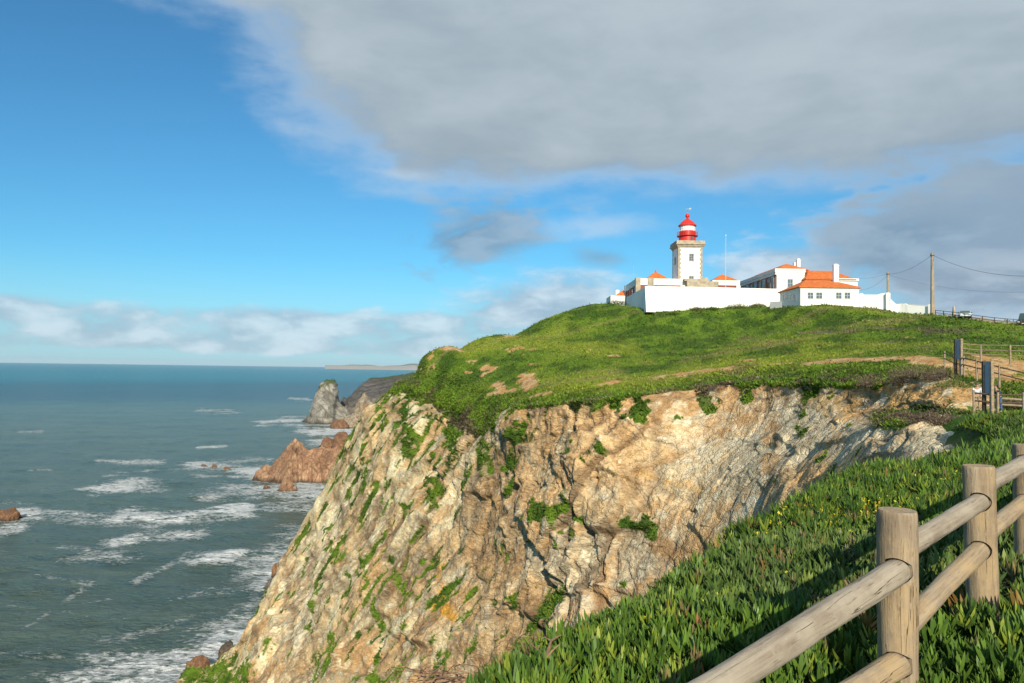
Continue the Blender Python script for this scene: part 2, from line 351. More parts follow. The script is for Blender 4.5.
# slanting ledges, shadowed beneath, across the middle of the right face
s_l = Pn @ np.array(C2)/4.2 + fbm(Pn, 12, 3, 51)*.75; saw = s_l-np.floor(s_l)
lw = (1-wl)*sm(530, 580, XX)*(1-sm(800, 860, XX))*sm(-.1, .35, fbm(Pn, 14, 2, 52)+.1)
D += (np.where(saw < .88, saw/.88, (1-saw)/.12)-.5)*1.25*lw
D += ridged(Pn, 1.7, 3, 61)*.07
# bedding and joints: families of warped planes; every bed stands out by its own amount and is parted by a dark groove
jt = np.zeros(len(Pn)); beds = np.zeros(len(Pn))
w1_ = fbm(Pn, 16, 3, 551); w2_ = fbm(Pn, 6, 3, 552)
for nvec, L_, amp, dep, side_, seed in ((C1, 5.5, .55, .45, 1, 560), (C1, 1.9, .22, .20, 1, 561), (A1, 9.0, .35, .35, 1, 562), (C2, 5.0, .95, .55, 0, 570), (C2, 1.7, .25, .22, 0, 571), (A2, 7.5, .60, .50, 0, 572), (Vector((.75, .65, -.1)), 6.0, .45, .45, 0, 573)):
    s_ = Pn @ np.array(nvec)/L_ + w1_*(.8 if L_ > 3 else 1.6) + w2_*.22; fl_ = np.floor(s_); fr_ = s_-fl_; side_w = wl if side_ else 1-wl
    i0 = fl_.astype(np.int32); off = hsh(i0, i0*0+3, i0*0+7, seed)-.5; brk = sm(-.25, .15, fbm(Pn, L_*1.6, 3, seed+20))
    wd_ = .035+.05*brk if L_ > 3 else .07; gr = np.exp(-((np.minimum(fr_, 1-fr_))/wd_)**2)*brk
    D += (off*amp*2 - gr*dep)*side_w*dmp; jt = np.maximum(jt, gr*side_w*(1 if L_ > 3 else .6)); beds += off*side_w*(.6 if L_ > 3 else .35)
land = 1-sm(.1, .9, tr)
# grassy ground: soft hummocks
Dg = fbm(Pn, 26, 4, 71)*1.0*sm(5.4, 6.6, T)*(1-sm(8.6, 9.0, T)*.7) + fbm(Pn, 5, 4, 72)*.28*np.clip(dist/100, .3, 1) + fbm(Pn, 1.3, 3, 73)*.10
under = np.where(Pn[:, 2] < -1, 0.0, 1.0)
calm = 1-.62*sm(600, 700, XX)*(1-.45*sm(860, 900, XX))
Dt = D*rock*w_r*calm*(.78+.22*wl) + Dg*(1-rock)
Pf = Pn + Nn*(Dt[:, None])
# overhanging mat of plants at the rim
lip = np.exp(-((tr-.04)/.10)**2)*np.where(XX < 510, .35, 1)*(.45+.4*fbm(Pn, 1.6, 3, 81))*np.clip(dist/80, .4, 1.1)
Pf = Pf + Nn*lip[:, None]*.8*(1-sm(9, 9.5, T))[:, None]*(XX > 400)[:, None]
GF = Pf.reshape(nu, nv, 3); NF = grid_normals(GF)
if NF[nu//2, nv//3, 1] > 0: NF = -NF
px, py, pd = project(Pf)
step = 5; vis_i = np.arange(0, len(Pf), step)
def anchor(X, y, fallback=None):
    d2 = (px[vis_i]-X)**2 + (py[vis_i]-y)**2; near = vis_i[d2 < 9]
    if len(near) == 0: near = vis_i[np.argsort(d2)[:6]]
    return Pf[near[np.argmin(pd[near])]]
def patch(p, segs, soft=.45, nseed=5, nsize=2.2, namp=.45, flat=1.0):
    return _patch(p, [(anchor(x1, y1), anchor(x2, y2), rp) for x1, y1, x2, y2, rp in segs], soft, nseed, nsize, namp, flat)
@chunked
def _patch(p, segs, soft, nseed, nsize, namp, flat):
    m = np.zeros(len(p), np.float32); nn = fbm(p, nsize, 4, nseed)*namp; lo, hi = p.min(0), p.max(0)
    for a, b, rp in segs:
        a = a.astype(np.float32); b = b.astype(np.float32); ab = b-a; L2 = max(ab @ ab, 1e-6)
        ra, rb = rp*np.linalg.norm(a-[0, 0, H])/F, rp*np.linalg.norm(b-[0, 0, H])/F
        ex = max(ra, rb)*(2+2*namp)*flat; u_ = (a+b)[:2]/np.linalg.norm((a+b)[:2]); u3 = np.array([u_[0], u_[1], 0], np.float32)*np.float32(1-1/flat); un = np.array([u_[0], u_[1], 0], np.float32)
        if (np.minimum(a, b)-ex > hi).any() or (np.maximum(a, b)+ex < lo).any(): continue
        ra, rb = np.float32(ra), np.float32(rb)
        t_ = np.clip(((p-a) @ ab)/L2, 0, 1); dv_ = p-(a+t_[:, None]*ab); dv_ = dv_-(dv_ @ un)[:, None]*u3; dd = np.linalg.norm(dv_, axis=1)/(ra*(1-t_)+rb*t_)
        m = np.maximum(m, 1-sm(1-soft, 1+soft, dd+nn*2))
    return m
GREEN = [(405,372,385,398,6),(395,400,380,425,5),(468,398,456,425,10),(456,425,446,456,9),(490,400,492,430,9),(484,430,488,466,6),(430,385,424,400,5),(410,395,400,420,4),(476,450,478,475,4),(525,512,560,512,9),(560,508,578,518,6),(622,520,650,530,6),(640,519,655,527,5),(597,446,603,452,4),(503,470,510,462,5),(425,490,436,505,5),
 (432,478,436,490,6),(402,505,406,512,4),(470,388,478,402,18),(455,400,450,440,12),(488,415,486,462,8),(505,597,510,601,4),(420,560,427,590,3),(400,590,405,625,3),
 (372,600,378,625,4),(352,625,357,640,4),(328,545,334,556,4),(330,640,322,670,5),(378,650,372,675,4),(358,560,362,575,3),(390,560,398,580,3),(404,655,398,683,4),(445,655,440,683,3),
 (500,545,505,560,3),(345,575,348,590,3),(303,560,300,575,2),(310,600,306,625,3),(190,675,230,662,9),(215,683,240,668,10),(318,655,312,675,3),
 (384,480,380,500,3),(362,470,360,490,3),(410,430,405,450,6),(395,440,400,425,5),(430,455,425,475,4),(700,395,705,405,7),(742,385,745,398,6),(800,390,803,410,5),(797,425,800,430,4),(815,388,812,396,5),(640,402,645,412,7),(570,400,575,408,6),(612,398,616,408,5)]
OUT_ = [(447,345,460,347,5),(506,333,514,333,4),(483,366,492,366,5),(524,378,530,384,8),(520,374,530,372,4),(486,393,512,388,3.5),(530,395,547,391,3.5),(494,383,500,386,6),
 (600,383,614,380,5),(546,332,552,334,3),(604,382,640,377,2.5),(640,378,700,372,2.5),(700,372,760,366,4),(745,366,800,363,5),(790,364,850,361,4),(850,362,905,358,4),(895,360,950,357,3.5),(940,364,975,366,6),
 (985,366,1024,372,9),(1000,360,1040,362,4),(960,358,1000,360,3.5),(780,361,820,362,5),(1020,372,1100,380,10)]
g_p = patch(Pf, GREEN, .6, 5, 1.3, 1.1)*(1-sm(.2, .8, tr)); s_p = patch(Pf, OUT_[:9], .35, 6, 1.6, .45, 2.5)*(T > 5.0)
pn = fbm(Pf, 5, 4, 66); pn2 = fbm(Pf, 1.6, 3, 67)
path = np.exp(-((T-6.47+pn*.14)/.12)**2)*sm(600, 700, XX)*sm(-.55, -.1, pn+pn2*.6+sm(720, 900, XX)*.5-.2)
earth = sm(950, 985, XX+pn*20)*sm(6.0, 6.15, T+pn*.1)*(1-sm(6.8, 6.95, T+pn*.2))*sm(-.45, -.05, pn2+pn*.5+.2)
s_p = np.maximum(s_p, np.maximum(sm(.35, .75, path), earth)); s_p = np.maximum(s_p, sm(.40, .50, fbm(Pf*C3(1, .6, 1), 3.2, 3, 68)+.25*fbm(Pf, 20, 2, 69)-.10)*sm(5.6, 5.9, T)*(1-sm(7.4, 7.9, T))*.9)
veg = np.clip(np.maximum(1-rock, g_p), 0, 1)
# scattered tufts growing in the cracks of the face
sc = sm(.27, .42, fbm((Pf @ ML)*C3(.45, 1, 1), 1.3, 3, 91)+.30*fbm(Pf, 16, 2, 92)) * (XX < 560) + sm(.5, .62, fbm(Pf, 1.8, 3, 93)+.2*fbm(Pf, 20, 2, 94))*(XX >= 560)*.8
veg = np.maximum(veg, sc*.9*(1-terr))
# rock colours (albedo)
tan = C3(.62, .44, .235); cream = C3(.70, .61, .39); brown = C3(.51, .315, .145); orange = C3(.62, .37, .11); grey = C3(.47, .41, .29); darkc = C3(.115, .075, .045)
fa = fbm(Pf, 16, 4, 101); fb_ = fbm(Pf @ ML, 3.2, 4, 102); fc = fbm(Pf, 5, 4, 103); fd = fbm(Pf, 1.0, 3, 104)
CR = lerp(tan, brown, sm(-.05, .5, fa*1.2+tone*.4+(1-wl)*.22))
CR = lerp(CR, grey, sm(.1, .5, fc)*.45)
CR = lerp(CR, cream, np.clip(sm(-.12, .30, fb_*.9+fd*.35+.02)*wl*.95 + sm(.14, .40, fc*1.1+fb_*.15+fd*.3)*(1-wl)*.6, 0, 1))
CREAM = [(760,420,830,415,18),(720,450,780,450,22),(850,425,930,430,14),(870,450,930,445,14),(640,560,690,590,35),(560,600,600,620,28),(520,575,600,560,25),(610,480,700,470,22),(700,440,730,520,28),(660,425,740,430,24),(760,470,820,440,30),(850,440,940,445,20),(700,500,760,500,25),(600,640,640,590,22),(280,660,300,600,30),(300,590,340,500,22),(440,600,470,560,18),(866,398,882,402,8)]  # pale rock; patches towards the right end also paint light onto shadowed rock
BROWN = [(510,425,600,425,22),(540,450,620,470,20),(480,500,520,480,16),(600,415,660,430,14),(430,620,520,640,25),(730,400,760,420,16),(760,490,800,460,6),(480,540,540,600,22),(690,540,720,535,10),(620,430,640,470,12),(765,400,768,470,9),(655,545,690,560,9)]
OCH = [(437,570,440,600,3.5),(434,600,448,612,5),(432,612,436,618,4),(620,600,628,606,3),(890,395,960,395,14),(880,390,950,402,12),(640,470,700,490,5),(810,395,850,410,13)]
cp = patch(Pf, CREAM, .6, 7, 4, .8); bp_ = patch(Pf, BROWN, .6, 8, 4, .7); op = patch(Pf, OCH, .5, 9, 2, .6)
CR = lerp(CR, C3(.74, .64, .44), cp*sm(-.5, .15, fd*.6+fb_*.5+fc*.4)*.85); CR = lerp(CR, brown*1.02, bp_*.9*sm(-.6, .1, fc+fd)); CR = lerp(CR, orange*C3(1, 1.0, 1.15), op*.6); CR = lerp(CR, C3(.72, .36, .035), patch(Pf, [(439,566,440,600,5),(440,598,432,604,5),(434,604,452,616,5)], .5, 9, 1.2, .7)*.9)
# white lichen specks and runs of pale stain down the face
CR = lerp(CR, C3(.80, .75, .56), sm(.22, .42, fd*.8+fb_*.35)*.55)
st = fbm(Pf*C3(1, 1, .16), 1.5, 4, 105); CR = lerp(CR, C3(.76, .68, .50), sm(.25, .5, st)*sm(-.1, .3, fa+.1)*(1-wl)*.6)
CR = CR*(1+tone*.24+beds*.20)[:, None]*1.04; CR = CR*(1+.22*fbm(Pf, 9, 4, 130)+.16*fbm(Pf, .8, 3, 131))[:, None]
CR = lerp(CR, darkc*1.5, np.clip(jt*(.72-.4*sm(600, 700, XX)), 0, 1)); CR = lerp(CR, darkc, np.clip(crack*sm(-.25, .35, fc+fd*.6)*(.7-.35*sm(620, 700, XX)), 0, 1))
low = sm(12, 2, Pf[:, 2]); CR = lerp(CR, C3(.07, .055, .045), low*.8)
# plants and bare earth (albedo)
ga = fbm(Pf*C3(1, .6, 1), 16, 4, 111); gb = fbm(Pf, 3.0, 4, 112); gc = fbm(Pf*C3(1, .45, 1), 5, 4, 113)
green = C3(.115, .195, .018); lime = C3(.235, .28, .032); deep = C3(.056, .115, .013); dry = C3(.13, .10, .055); mauve = C3(.105, .075, .06)
CV = lerp(deep*.9, green, sm(-.35, .2, gb*.8+gc*.7)); CV = lerp(CV, lime, sm(-.15, .45, ga*.9+gc*.5)*sm(5.6, 6.5, T)*.85)
CV = lerp(CV, dry, sm(.22, .55, gc*.8+gb*.4+ga*.2)*sm(600, 760, XX)*.75)
nr = np.exp(-((T-5.35)/.45)**2)*(XX < 960)
CV = lerp(CV, deep*1.1, nr*.35*(XX > 505)); CV = lerp(CV, mauve, sm(.12, .42, fbm(Pf, 3.0, 4, 114)+.10*nr*(XX > 640))*np.clip(nr+.15+terr, 0, 1)*.8)
CV = lerp(CV, mauve*.9, terr*sm(-.1, .25, fbm(Pf, 2.4, 3, 115))*.8)
DRY = [(895,372,930,372,10),(905,385,912,400,7),(870,375,880,410,8),(700,388,720,384,8),(660,394,690,392,5),(955,425,900,415,7),(930,330,960,328,4),(800,332,850,330,4),(880,325,960,330,5),(745,378,770,376,6),(450,420,470,430,6)]
CV = lerp(CV, lerp(mauve, C3(.16, .12, .09), sm(-.3, .3, gb)), patch(Pf, DRY, .6, 10, 2, .8, 2.5)*.8)
soil = lerp(C3(.50, .27, .10), C3(.60, .41, .215), sm(-.3, .4, fbm(Pf, 1.4, 3, 121)))
CV = lerp(CV, soil, s_p)
# trodden strips on the hill
CV = lerp(CV, C3(.27, .20, .10), sm(.86, .97, 1-np.abs(fbm(Pf*C3(.7, 1, 1), 24, 3, 122))*1.6)*sm(6.0, 6.6, T)*(1-sm(8.7, 9, T))*.35)
COLA = lerp(CR, CV, sm(.35, .65, veg))
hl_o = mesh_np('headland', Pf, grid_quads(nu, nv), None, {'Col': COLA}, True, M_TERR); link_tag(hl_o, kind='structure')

top_i = np.nonzero(T > 5.2)[0][::2]; topxy = Pf[top_i, :2]
def land_z(x, y):
    d2 = ((topxy-np.array([x, y]))**2).sum(1); k = np.argpartition(d2, 4)[:4]; w_ = 1/(d2[k]+.01); return float((Pf[top_i[k], 2]*w_).sum()/w_.sum())
def on_land(X, d): p = P(X, yh(X), d); p[2] = land_z(p[0], p[1]); return p
# ------------------------------------------------------------------ NEAR SLOPE where the photographer stands
edge = np.array([(-30, -26), (-9, -4), (-2.6, 1.4), (-.15, 3.75), (.9, 4.9), (2.35, 7.2), (4.1, 10.2), (5.7, 12.4), (8.7, 15.6), (12.6, 20.2), (17.5, 25.5), (22.5, 32), (26, 44), (30, 60)])
def edge_sd(x, y):
    best = np.full(x.shape, 1e9); sg = np.ones(x.shape)
    for (ax, ay), (bx, by) in zip(edge[:-1], edge[1:]):
        ex, ey = bx-ax, by-ay; tt = np.clip(((x-ax)*ex+(y-ay)*ey)/(ex*ex+ey*ey), 0, 1); qx, qy = x-(ax+tt*ex), y-(ay+tt*ey); dd = np.hypot(qx, qy)
        cr_ = ex*(y-ay)-ey*(x-ax); u_ = dd < best; best = np.where(u_, dd, best); sg = np.where(u_, np.where(cr_ > 0, 1, -1), sg)
    return best*sg
KP = np.array([(0, 0, -1.52), (-.15, 3.75, -1.70), (.9, 4.9, -1.70), (2.35, 7.2, -1.76), (5.7, 12.4, -1.78), (8.7, 15.6, -1.98), (12.6, 20.2, -2.35), (2.5, 3.9, -1.36), (1.6, 3.07, -1.44), (3.5, 4.9, -1.30), (.6, 2.2, -1.55), (8, 8, -1.25), (20, 30, -2.5), (28, 40, -2.2), (40, 40, -1.9), (10, 0, -1.0), (30, 10, 0), (0, -15, -1), (-15, -15, -2.5), (50, -10, 2), (60, 60, -1.5), (18, 18, -1.7), (-8, -2, -2.3)], float)
def tps(A, B): r_ = np.linalg.norm(A[:, None, :2]-B[None, :, :2], axis=2); return np.where(r_ > 0, r_**2*np.log(np.maximum(r_, 1e-9)), 0)
nk = len(KP); Kt = np.zeros((nk+3, nk+3)); Kt[:nk, :nk] = tps(KP, KP)+np.eye(nk)*.5; Kt[:nk, nk] = 1; Kt[:nk, nk+1:] = KP[:, :2]; Kt[nk:, :nk] = Kt[:nk, nk:].T
wts = np.linalg.solve(Kt, np.concatenate([KP[:, 2], [0, 0, 0]]))
def near_h(x, y, detail=True):
    Q = np.stack([x.ravel(), y.ravel(), 0*x.ravel()], 1); zz = tps(Q, KP) @ wts[:nk] + wts[nk] + Q[:, :2] @ wts[nk+1:]
    s_ = edge_sd(Q[:, 0], Q[:, 1]) + fbm(Q, 2.2, 3, 201)*.35
    zz = zz - np.where(s_ > -.5, (s_+.5)**2*.35, 0)*(s_ < 1) - np.where(s_ >= 1, .7875+(s_-1)*1.5, 0)
    zz = zz + fbm(Q, .9, 3, 202)*.05 + fbm(Q, 3.5, 2, 203)*.07
    far = sm(24, 36, np.hypot(Q[:, 0], Q[:, 1])); zz = zz-0.0*far
    return (zz+H).reshape(x.shape)
ang = np.linspace(-2.2, 2.3, 620); rad = np.concatenate([np.linspace(.2, 3, 40)[:-1], 3*np.exp(np.linspace(0, math.log(62/3.), 300))])
AA, RR = np.meshgrid(ang, rad, indexing='ij'); xs, ys = RR*np.sin(AA), RR*np.cos(AA); zs = near_h(xs, ys)
GN = np.stack([xs, ys, zs], -1); Pq = GN.reshape(-1, 3); sdq = edge_sd(Pq[:, 0], Pq[:, 1])
gcol = lerp(C3(.028, .05, .012), C3(.05, .085, .018), sm(-.4, .4, fbm(Pq, .6, 3, 204))); gcol = lerp(gcol, C3(.10, .07, .045), sm(.15, .5, fbm(Pq, 1.1, 3, 205))*.7)
gcol = lerp(gcol, lerp(C3(.06, .13, .015), mauve, sm(.05, .4, fbm(Pq, 1.8, 3, 206))), sm(12, 20, np.hypot(Pq[:, 0], Pq[:, 1])))
gcol = lerp(gcol, lerp(brown, tan, sm(-.3, .3, fbm(Pq, .8, 3, 207))), sm(.9, 1.8, sdq))
ns_o = mesh_np('grassy_slope', Pq, grid_quads(*xs.shape), None, {'Col': gcol}, True, M_TERR); link_tag(ns_o, kind='structure')
def gz(x, y): return float(near_h(np.array([float(x)]), np.array([float(y)]))[0])

# ------------------------------------------------------------------ SEA
SL = 0.0
def seaP(X, y): # point of the water seen along a direction
    v = R @ np.array([(X-512)/F, -(y-341.5)/F, -1.0]); k = -H/v[2]; return np.array([v[0]*k, v[1]*k, 0.0])
sa = np.concatenate([np.radians(np.arange(-180, -44, 4.0)), np.radians(np.linspace(-40, -4, 1000)), np.radians(np.arange(0, 181, 4.0))])
sr = np.concatenate([np.array([3, 40, 90, 130]), 1/np.linspace(1/160, 1/9000, 640), np.geomspace(9500, 60000, 12)])
AA, RR = np.meshgrid(sa, sr, indexing='ij'); SP = np.stack([RR*np.sin(AA), RR*np.cos(AA), np.zeros_like(AA)], -1); Sv = SP.reshape(-1, 3)
rr = RR.ravel(); q2 = Sv*C3(1, 1, 0)
wamp = np.clip(1-rr/5000, 0, 1)
wv = (fbm(q2*C3(.55, 1, 1) @ np.array(Matrix.Rotation(.35, 3, 'Z')), 26, 4, 301)*1.5 + ridged(q2*C3(.5, 1, 1) @ np.array(Matrix.Rotation(.2, 3, 'Z')), 13, 3, 302)*.55)*wamp
FOAM = [  # streaks of white water on the sea: x1 y1 x2 y2 width strength
 (0,512,32,511,4.5,.85),(20,511,80,515,2.4,.62),(78,516,130,514,1.5,.6),(126,515,175,516,4.5,1.0),(175,516,243,511,4.2,1.1),(120,543,150,530,4,.85),(140,538,198,534,3.6,.8),(105,487,142,483,5,.95),(128,480,144,479,2,.9),
 (62,562,112,557,5,.55),(80,590,20,632,1.5,.5),(150,575,137,583,1.5,.55),(137,583,190,555,1.5,.5),(212,493,300,490,5,.75),(230,487,320,492,5,.7),(290,497,322,489,8,.8),(196,466,262,471,4,.9),(258,478,320,487,5,.8),(240,470,262,478,4,.8),
 (205,562,222,560,5,1.1),(233,554,239,553,3,1.1),(246,575,290,548,10,.75),(262,582,275,570,8,.9),(275,548,300,530,6,.6),(262,560,290,560,8,.7),(105,672,180,655,9,.75),(150,683,250,625,13,.85),(125,690,220,640,18,.7),(180,665,240,640,10,.95),(200,640,262,600,9,.7),(110,640,215,612,4,.45),(20,612,110,600,1.5,.4),
 (282,420,330,424,3,.85),(262,423,285,421,2,.8),(318,433,350,430,4,.95),(312,442,330,440,3,.8),(345,414,352,406,3,.8),(200,447,225,446,1,.8),(200,410,235,412,1.5,.6),(232,462,270,460,1.5,.6),(290,398,310,400,1,.6),
 (0,533,14,528,3,.8),(100,461,160,463,1.5,.7),(20,430,40,431,1,.5),(50,470,30,470,1,.5),(265,492,300,480,6,.7),(300,430,318,433,3,.7),(140,525,60,518,2,.5),(60,549,100,552,2,.45),(170,600,230,590,2,.4),(0,650,60,655,1.5,.35),(30,575,90,585,1.2,.4),(10,604,70,612,1.2,.4)]
def px_of(p): return project(p)[:2]
spx, spy = px_of(Sv)
fm = np.zeros(len(Sv)); wn = fbm(q2*C3(.6, 1, 1), 30, 4, 310); wn2 = fbm(q2*C3(.6, 1, 1), 9, 3, 311)
dpx = H*F/np.maximum(rr, 60)**2          # pixels per metre, radially
mk = (sa[:, None] + 0*sr[None]).ravel()
for x1, y1, x2, y2, wd, st_ in FOAM:
    a, b = seaP(x1, y1), seaP(x2, y2); mid = (a+b)/2; dm = np.linalg.norm(mid); wr = wd*dm*dm/(H*F); wt_ = wd*dm/F*2.2; u_ = mid/dm
    def tr_(p): rad_ = p @ u_; tan_ = p[..., 0]*u_[1]-p[..., 1]*u_[0]; return np.stack([rad_/wr, tan_/wt_], -1)
    near = np.abs(rr-dm) < np.linalg.norm(b-a)/2+wr*4+5
    A_, B_ = tr_(a), tr_(b); Q_ = tr_(Sv[near]); ab = B_-A_; t_ = np.clip(((Q_-A_) @ ab)/max(ab @ ab, 1e-9), 0, 1); dd = np.linalg.norm(Q_-(A_+t_[:, None]*ab), axis=1)
    v_ = st_*.86*(1-sm(.0, 2.3, dd+wn[near]*1.8+wn2[near]*.9)); fm[near] = np.maximum(fm[near], v_)
wv = wv*(1+fm*.7) + sm(.3, 1, fm)*.4
Sv[:, 2] = np.where((spx > -500) & (spx < 520), wv, 0.0)
def _sea(t, b):
    co = objco(t); sx = t.new('ShaderNodeSeparateXYZ'); t.put(sx.inputs[0], co)
    d_ = t.m('SQRT', t.m('ADD', t.m('MULTIPLY', sx.outputs[0], sx.outputs[0]), t.m('MULTIPLY', sx.outputs[1], sx.outputs[1])))
    f = attr(t, 'foam').outputs['Fac']; sh = attr(t, 'cloud_shade').outputs['Fac']
    lace = t.noise(t.mapping(co, (0, 0, 0), (0, 0, .3), (.6, 1, 1)), .16, 9, .68, .7)
    fine = t.noise(t.mapping(co, (9, 0, 0), (0, 0, .2), (.45, 1, 1)), .75, 7, .66, .4)
    big_ = t.noise(t.mapping(co, (0, 0, 0), (0, 0, .15), (.4, 1, 1)), .012, 6, .6, .3)
    rid = t.m('SUBTRACT', 1.0, t.m('MULTIPLY', t.m('ABSOLUTE', t.m('SUBTRACT', lace, .5)), 7.0))
    fl = t.m('ADD', t.m('ADD', f, t.m('MULTIPLY', rid, .42)), t.m('ADD', t.m('MULTIPLY', t.m('SUBTRACT', fine, .5), 2.6), t.m('MULTIPLY', t.m('SUBTRACT', lace, .5), 1.7)))
    foam = t.m('MULTIPLY', t.ramp(fl, .52, 1.15), t.ramp(f, .02, .25))
    cap = t.m('MULTIPLY', t.ramp(t.m('ADD', t.m('MULTIPLY', fine, 1.0), t.m('MULTIPLY', lace, .75)), 1.07, 1.16), t.ramp(big_, .35, .6)); foam = t.m('MAXIMUM', foam, t.m('MULTIPLY', cap, .75))
    base = t.mix(t.ramp(big_, .3, .7), (.062, .100, .084), (.094, .132, .096))
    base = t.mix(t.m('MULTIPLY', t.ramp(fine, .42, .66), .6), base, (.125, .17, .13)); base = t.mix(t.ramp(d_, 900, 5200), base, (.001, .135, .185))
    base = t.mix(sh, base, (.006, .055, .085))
    base = t.mix(t.m('MULTIPLY', t.ramp(f, .15, .8), .4), base, (.12, .22, .21))
    t.put(b.inputs['Base Color'], t.mix(foam, base, (.78, .80, .80)))
    t.put(b.inputs['Roughness'], t.m('ADD', t.m('MULTIPLY', foam, .5), .22)); b.inputs['IOR'].default_value = 1.33
    t.put(b.inputs['Specular IOR Level'], t.m('MULTIPLY', t.ramp(d_, 400, 5000, .24, .08), t.m('SUBTRACT', 1, t.m('MULTIPLY', foam, .8))))
    b1 = t.noise(t.mapping(co, (0, 0, 0), (0, 0, .25), (.5, 1, 1)), .11, 9, .62, .5)
    b2 = t.noise(t.mapping(co, (0, 0, 0), (0, 0, -.1), (.6, 1, 1)), .028, 5, .55, .3)
    bump(t, b, t.m('ADD', t.m('MULTIPLY', b1, 1.0), t.m('ADD', t.m('MULTIPLY', b2, 1.6), t.m('ADD', t.m('MULTIPLY', foam, .12), t.m('MULTIPLY', t.noise(t.mapping(co, (0, 0, 0), (0, 0, .35), (.6, 1, 1)), .42, 7, .62, .4), .45)))), 8.5, 1.0)
M_SEA = material('sea_water', _sea)
cloud_shade = sm(spy*0+378, 386, spy+wn*2)*(1-sm(396, 408, spy+wn*3))*.8  # dark band painted into the water colour, standing for cloud shadow far out
sea_o = mesh_np('sea', Sv, grid_quads(len(sa), len(sr)), None, {'foam': fm, 'cloud_shade': cloud_shade}, True, M_SEA); link_tag(sea_o, kind='structure')

# ------------------------------------------------------------------ far coast, mainland cliffs, sea stacks and rocks
def outline_rock(name, pts, d, depth, seed, colf, label=None, cat=None, group=None, kind=None, rough=1.0, n=90, lean=.25, ml=None, size=None, soft=.55):
    """a free-standing rock: skyline given as (x, y) from left to right, real distance d, real thickness; ridge is the skyline, both flanks fall to the sea"""
    pts = np.array(pts, float); L = np.array([P(x, y, d) for x, y in pts]); xs_ = np.linspace(L[0, 0], L[-1, 0], n)
    zr = np.interp(xs_, L[:, 0], L[:, 2]); xr = xs_; nv_ = n
    v_ = np.linspace(-1, 1, nv_); XX_, VV_ = np.meshgrid(xr, v_, indexing='ij')
    ht = np.maximum(zr, .5)[:, None]; prof = (1-np.abs(VV_)**(1.0/soft if soft < 1 else soft)); prof = np.where(VV_ < 0, (1-np.abs(VV_))**soft, (1-np.abs(VV_))**.8)
    yy = d + depth*VV_*(.35+.65*(ht/ht.max())) + lean*0
    zz = (ht+6)*prof-6
    p = np.stack([XX_+0*yy, yy, zz], -1); W_ = p.reshape(-1, 3); Ng = grid_normals(p).reshape(-1, 3)
    if Ng[len(Ng)//2-nv_//4, 2] < 0: Ng = -Ng
    S_ = size or ht.max(); disp = fbm(W_, S_*.5, 4, seed)*S_*.05*rough
    Mm = np.eye(3) if ml is None else ml
    cr_ = np.zeros(len(W_)); tn = cr_.copy()
    for k, (s_, a_) in enumerate(((.30, .06), (.13, .032), (.055, .014))):
        h1, e1, c1 = facet(W_, S_*s_, seed+k*7, .9, Mm); disp = disp + h1*S_*a_*rough; cr_ = np.maximum(cr_, 1-sm(0, .14, e1)); tn += (c1-.5)*.5
    W2 = W_ + Ng*(disp*np.where(W_[:, 2] > 0, 1, .5))[:, None]
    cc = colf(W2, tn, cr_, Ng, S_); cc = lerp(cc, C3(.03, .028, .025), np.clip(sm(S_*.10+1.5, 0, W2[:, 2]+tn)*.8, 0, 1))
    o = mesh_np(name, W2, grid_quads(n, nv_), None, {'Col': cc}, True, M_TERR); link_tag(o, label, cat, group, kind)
    return o
def colr(a, b, c_, veg_=0.0, aniso=(1, 1, 1)):
    def f(p, tn, cr_, Ng, S_):
        x = lerp(C3(*a), C3(*b), sm(-.25, .3, fbm(p*C3(*aniso), S_*.16, 4, 401)+tn*.3)); x = lerp(x, C3(*c_), sm(.0, .4, fbm(p*C3(*aniso), S_*.4, 4, 402))*.8)
        x = x*(1+tn*.3)[:, None]; x = lerp(x, C3(.05, .04, .035), cr_*.55)
        if veg_: x = lerp(x, C3(.06, .085, .03), sm(veg_, veg_+.12, p[:, 2]/S_ + fbm(p, S_*.2, 3, 403)*.25)*sm(.25, .55, Ng[:, 2]))
        return x
    return f
ORA = colr((.36, .20, .115), (.47, .29, .175), (.25, .14, .08), 0, (1, 1, .3)); GRY = colr((.23, .22, .19), (.34, .32, .27), (.42, .38, .30), .82); DRK = colr((.085, .085, .085), (.14, .13, .12), (.21, .18, .15), .86)
BRN = colr((.22, .11, .06), (.32, .17, .09), (.17, .09, .055)); LGT = colr((.38, .30, .20), (.45, .38, .28), (.30, .18, .10))
diag = np.array(Matrix.Rotation(.6, 3, 'Y')) @ np.diag([.4, 1, 1.4]); vert = np.diag([1.6, 1.4, .35])
outline_rock('sea_stack', [(300,423),(304,420),(309,413),(313,402),(316,391),(321,382),(328,378.5),(334,380),(338,388),(340,399),(343,403),(347,410),(350,417),(353,424)], 1430, 55, 501, GRY, 'tall grey sea stack with a green cap, biggest of the rocks off the point', 'sea stack', rough=.75, n=150, ml=diag, soft=.6)
outline_rock('rock_spire', [(339,414),(341,404),(342,398),(344,396.5),(346,397),(348,401),(350,409),(353,415)], 1530, 25, 502, DRK, 'small dark grey spire standing right behind the tall grey sea stack', 'rock', rough=.8, n=50, ml=vert)
outline_rock('rock_slope', [(331,425),(336,421),(341,420),(346,417),(352,414.5),(357,412),(362,412),(368,414),(380,420),(400,430)], 1350, 60, 503, LGT, 'pale boulder slope between the grey sea stack and the brown pillar', 'rock', rough=1.3, n=90)
outline_rock('brown_boulder', [(330,428),(333,421.5),(338,419.5),(344,420),(348,424),(350,428.5)], 1290, 22, 504, BRN, 'low brown boulder at the foot of the grey sea stack', 'rock', rough=1.2, n=50)
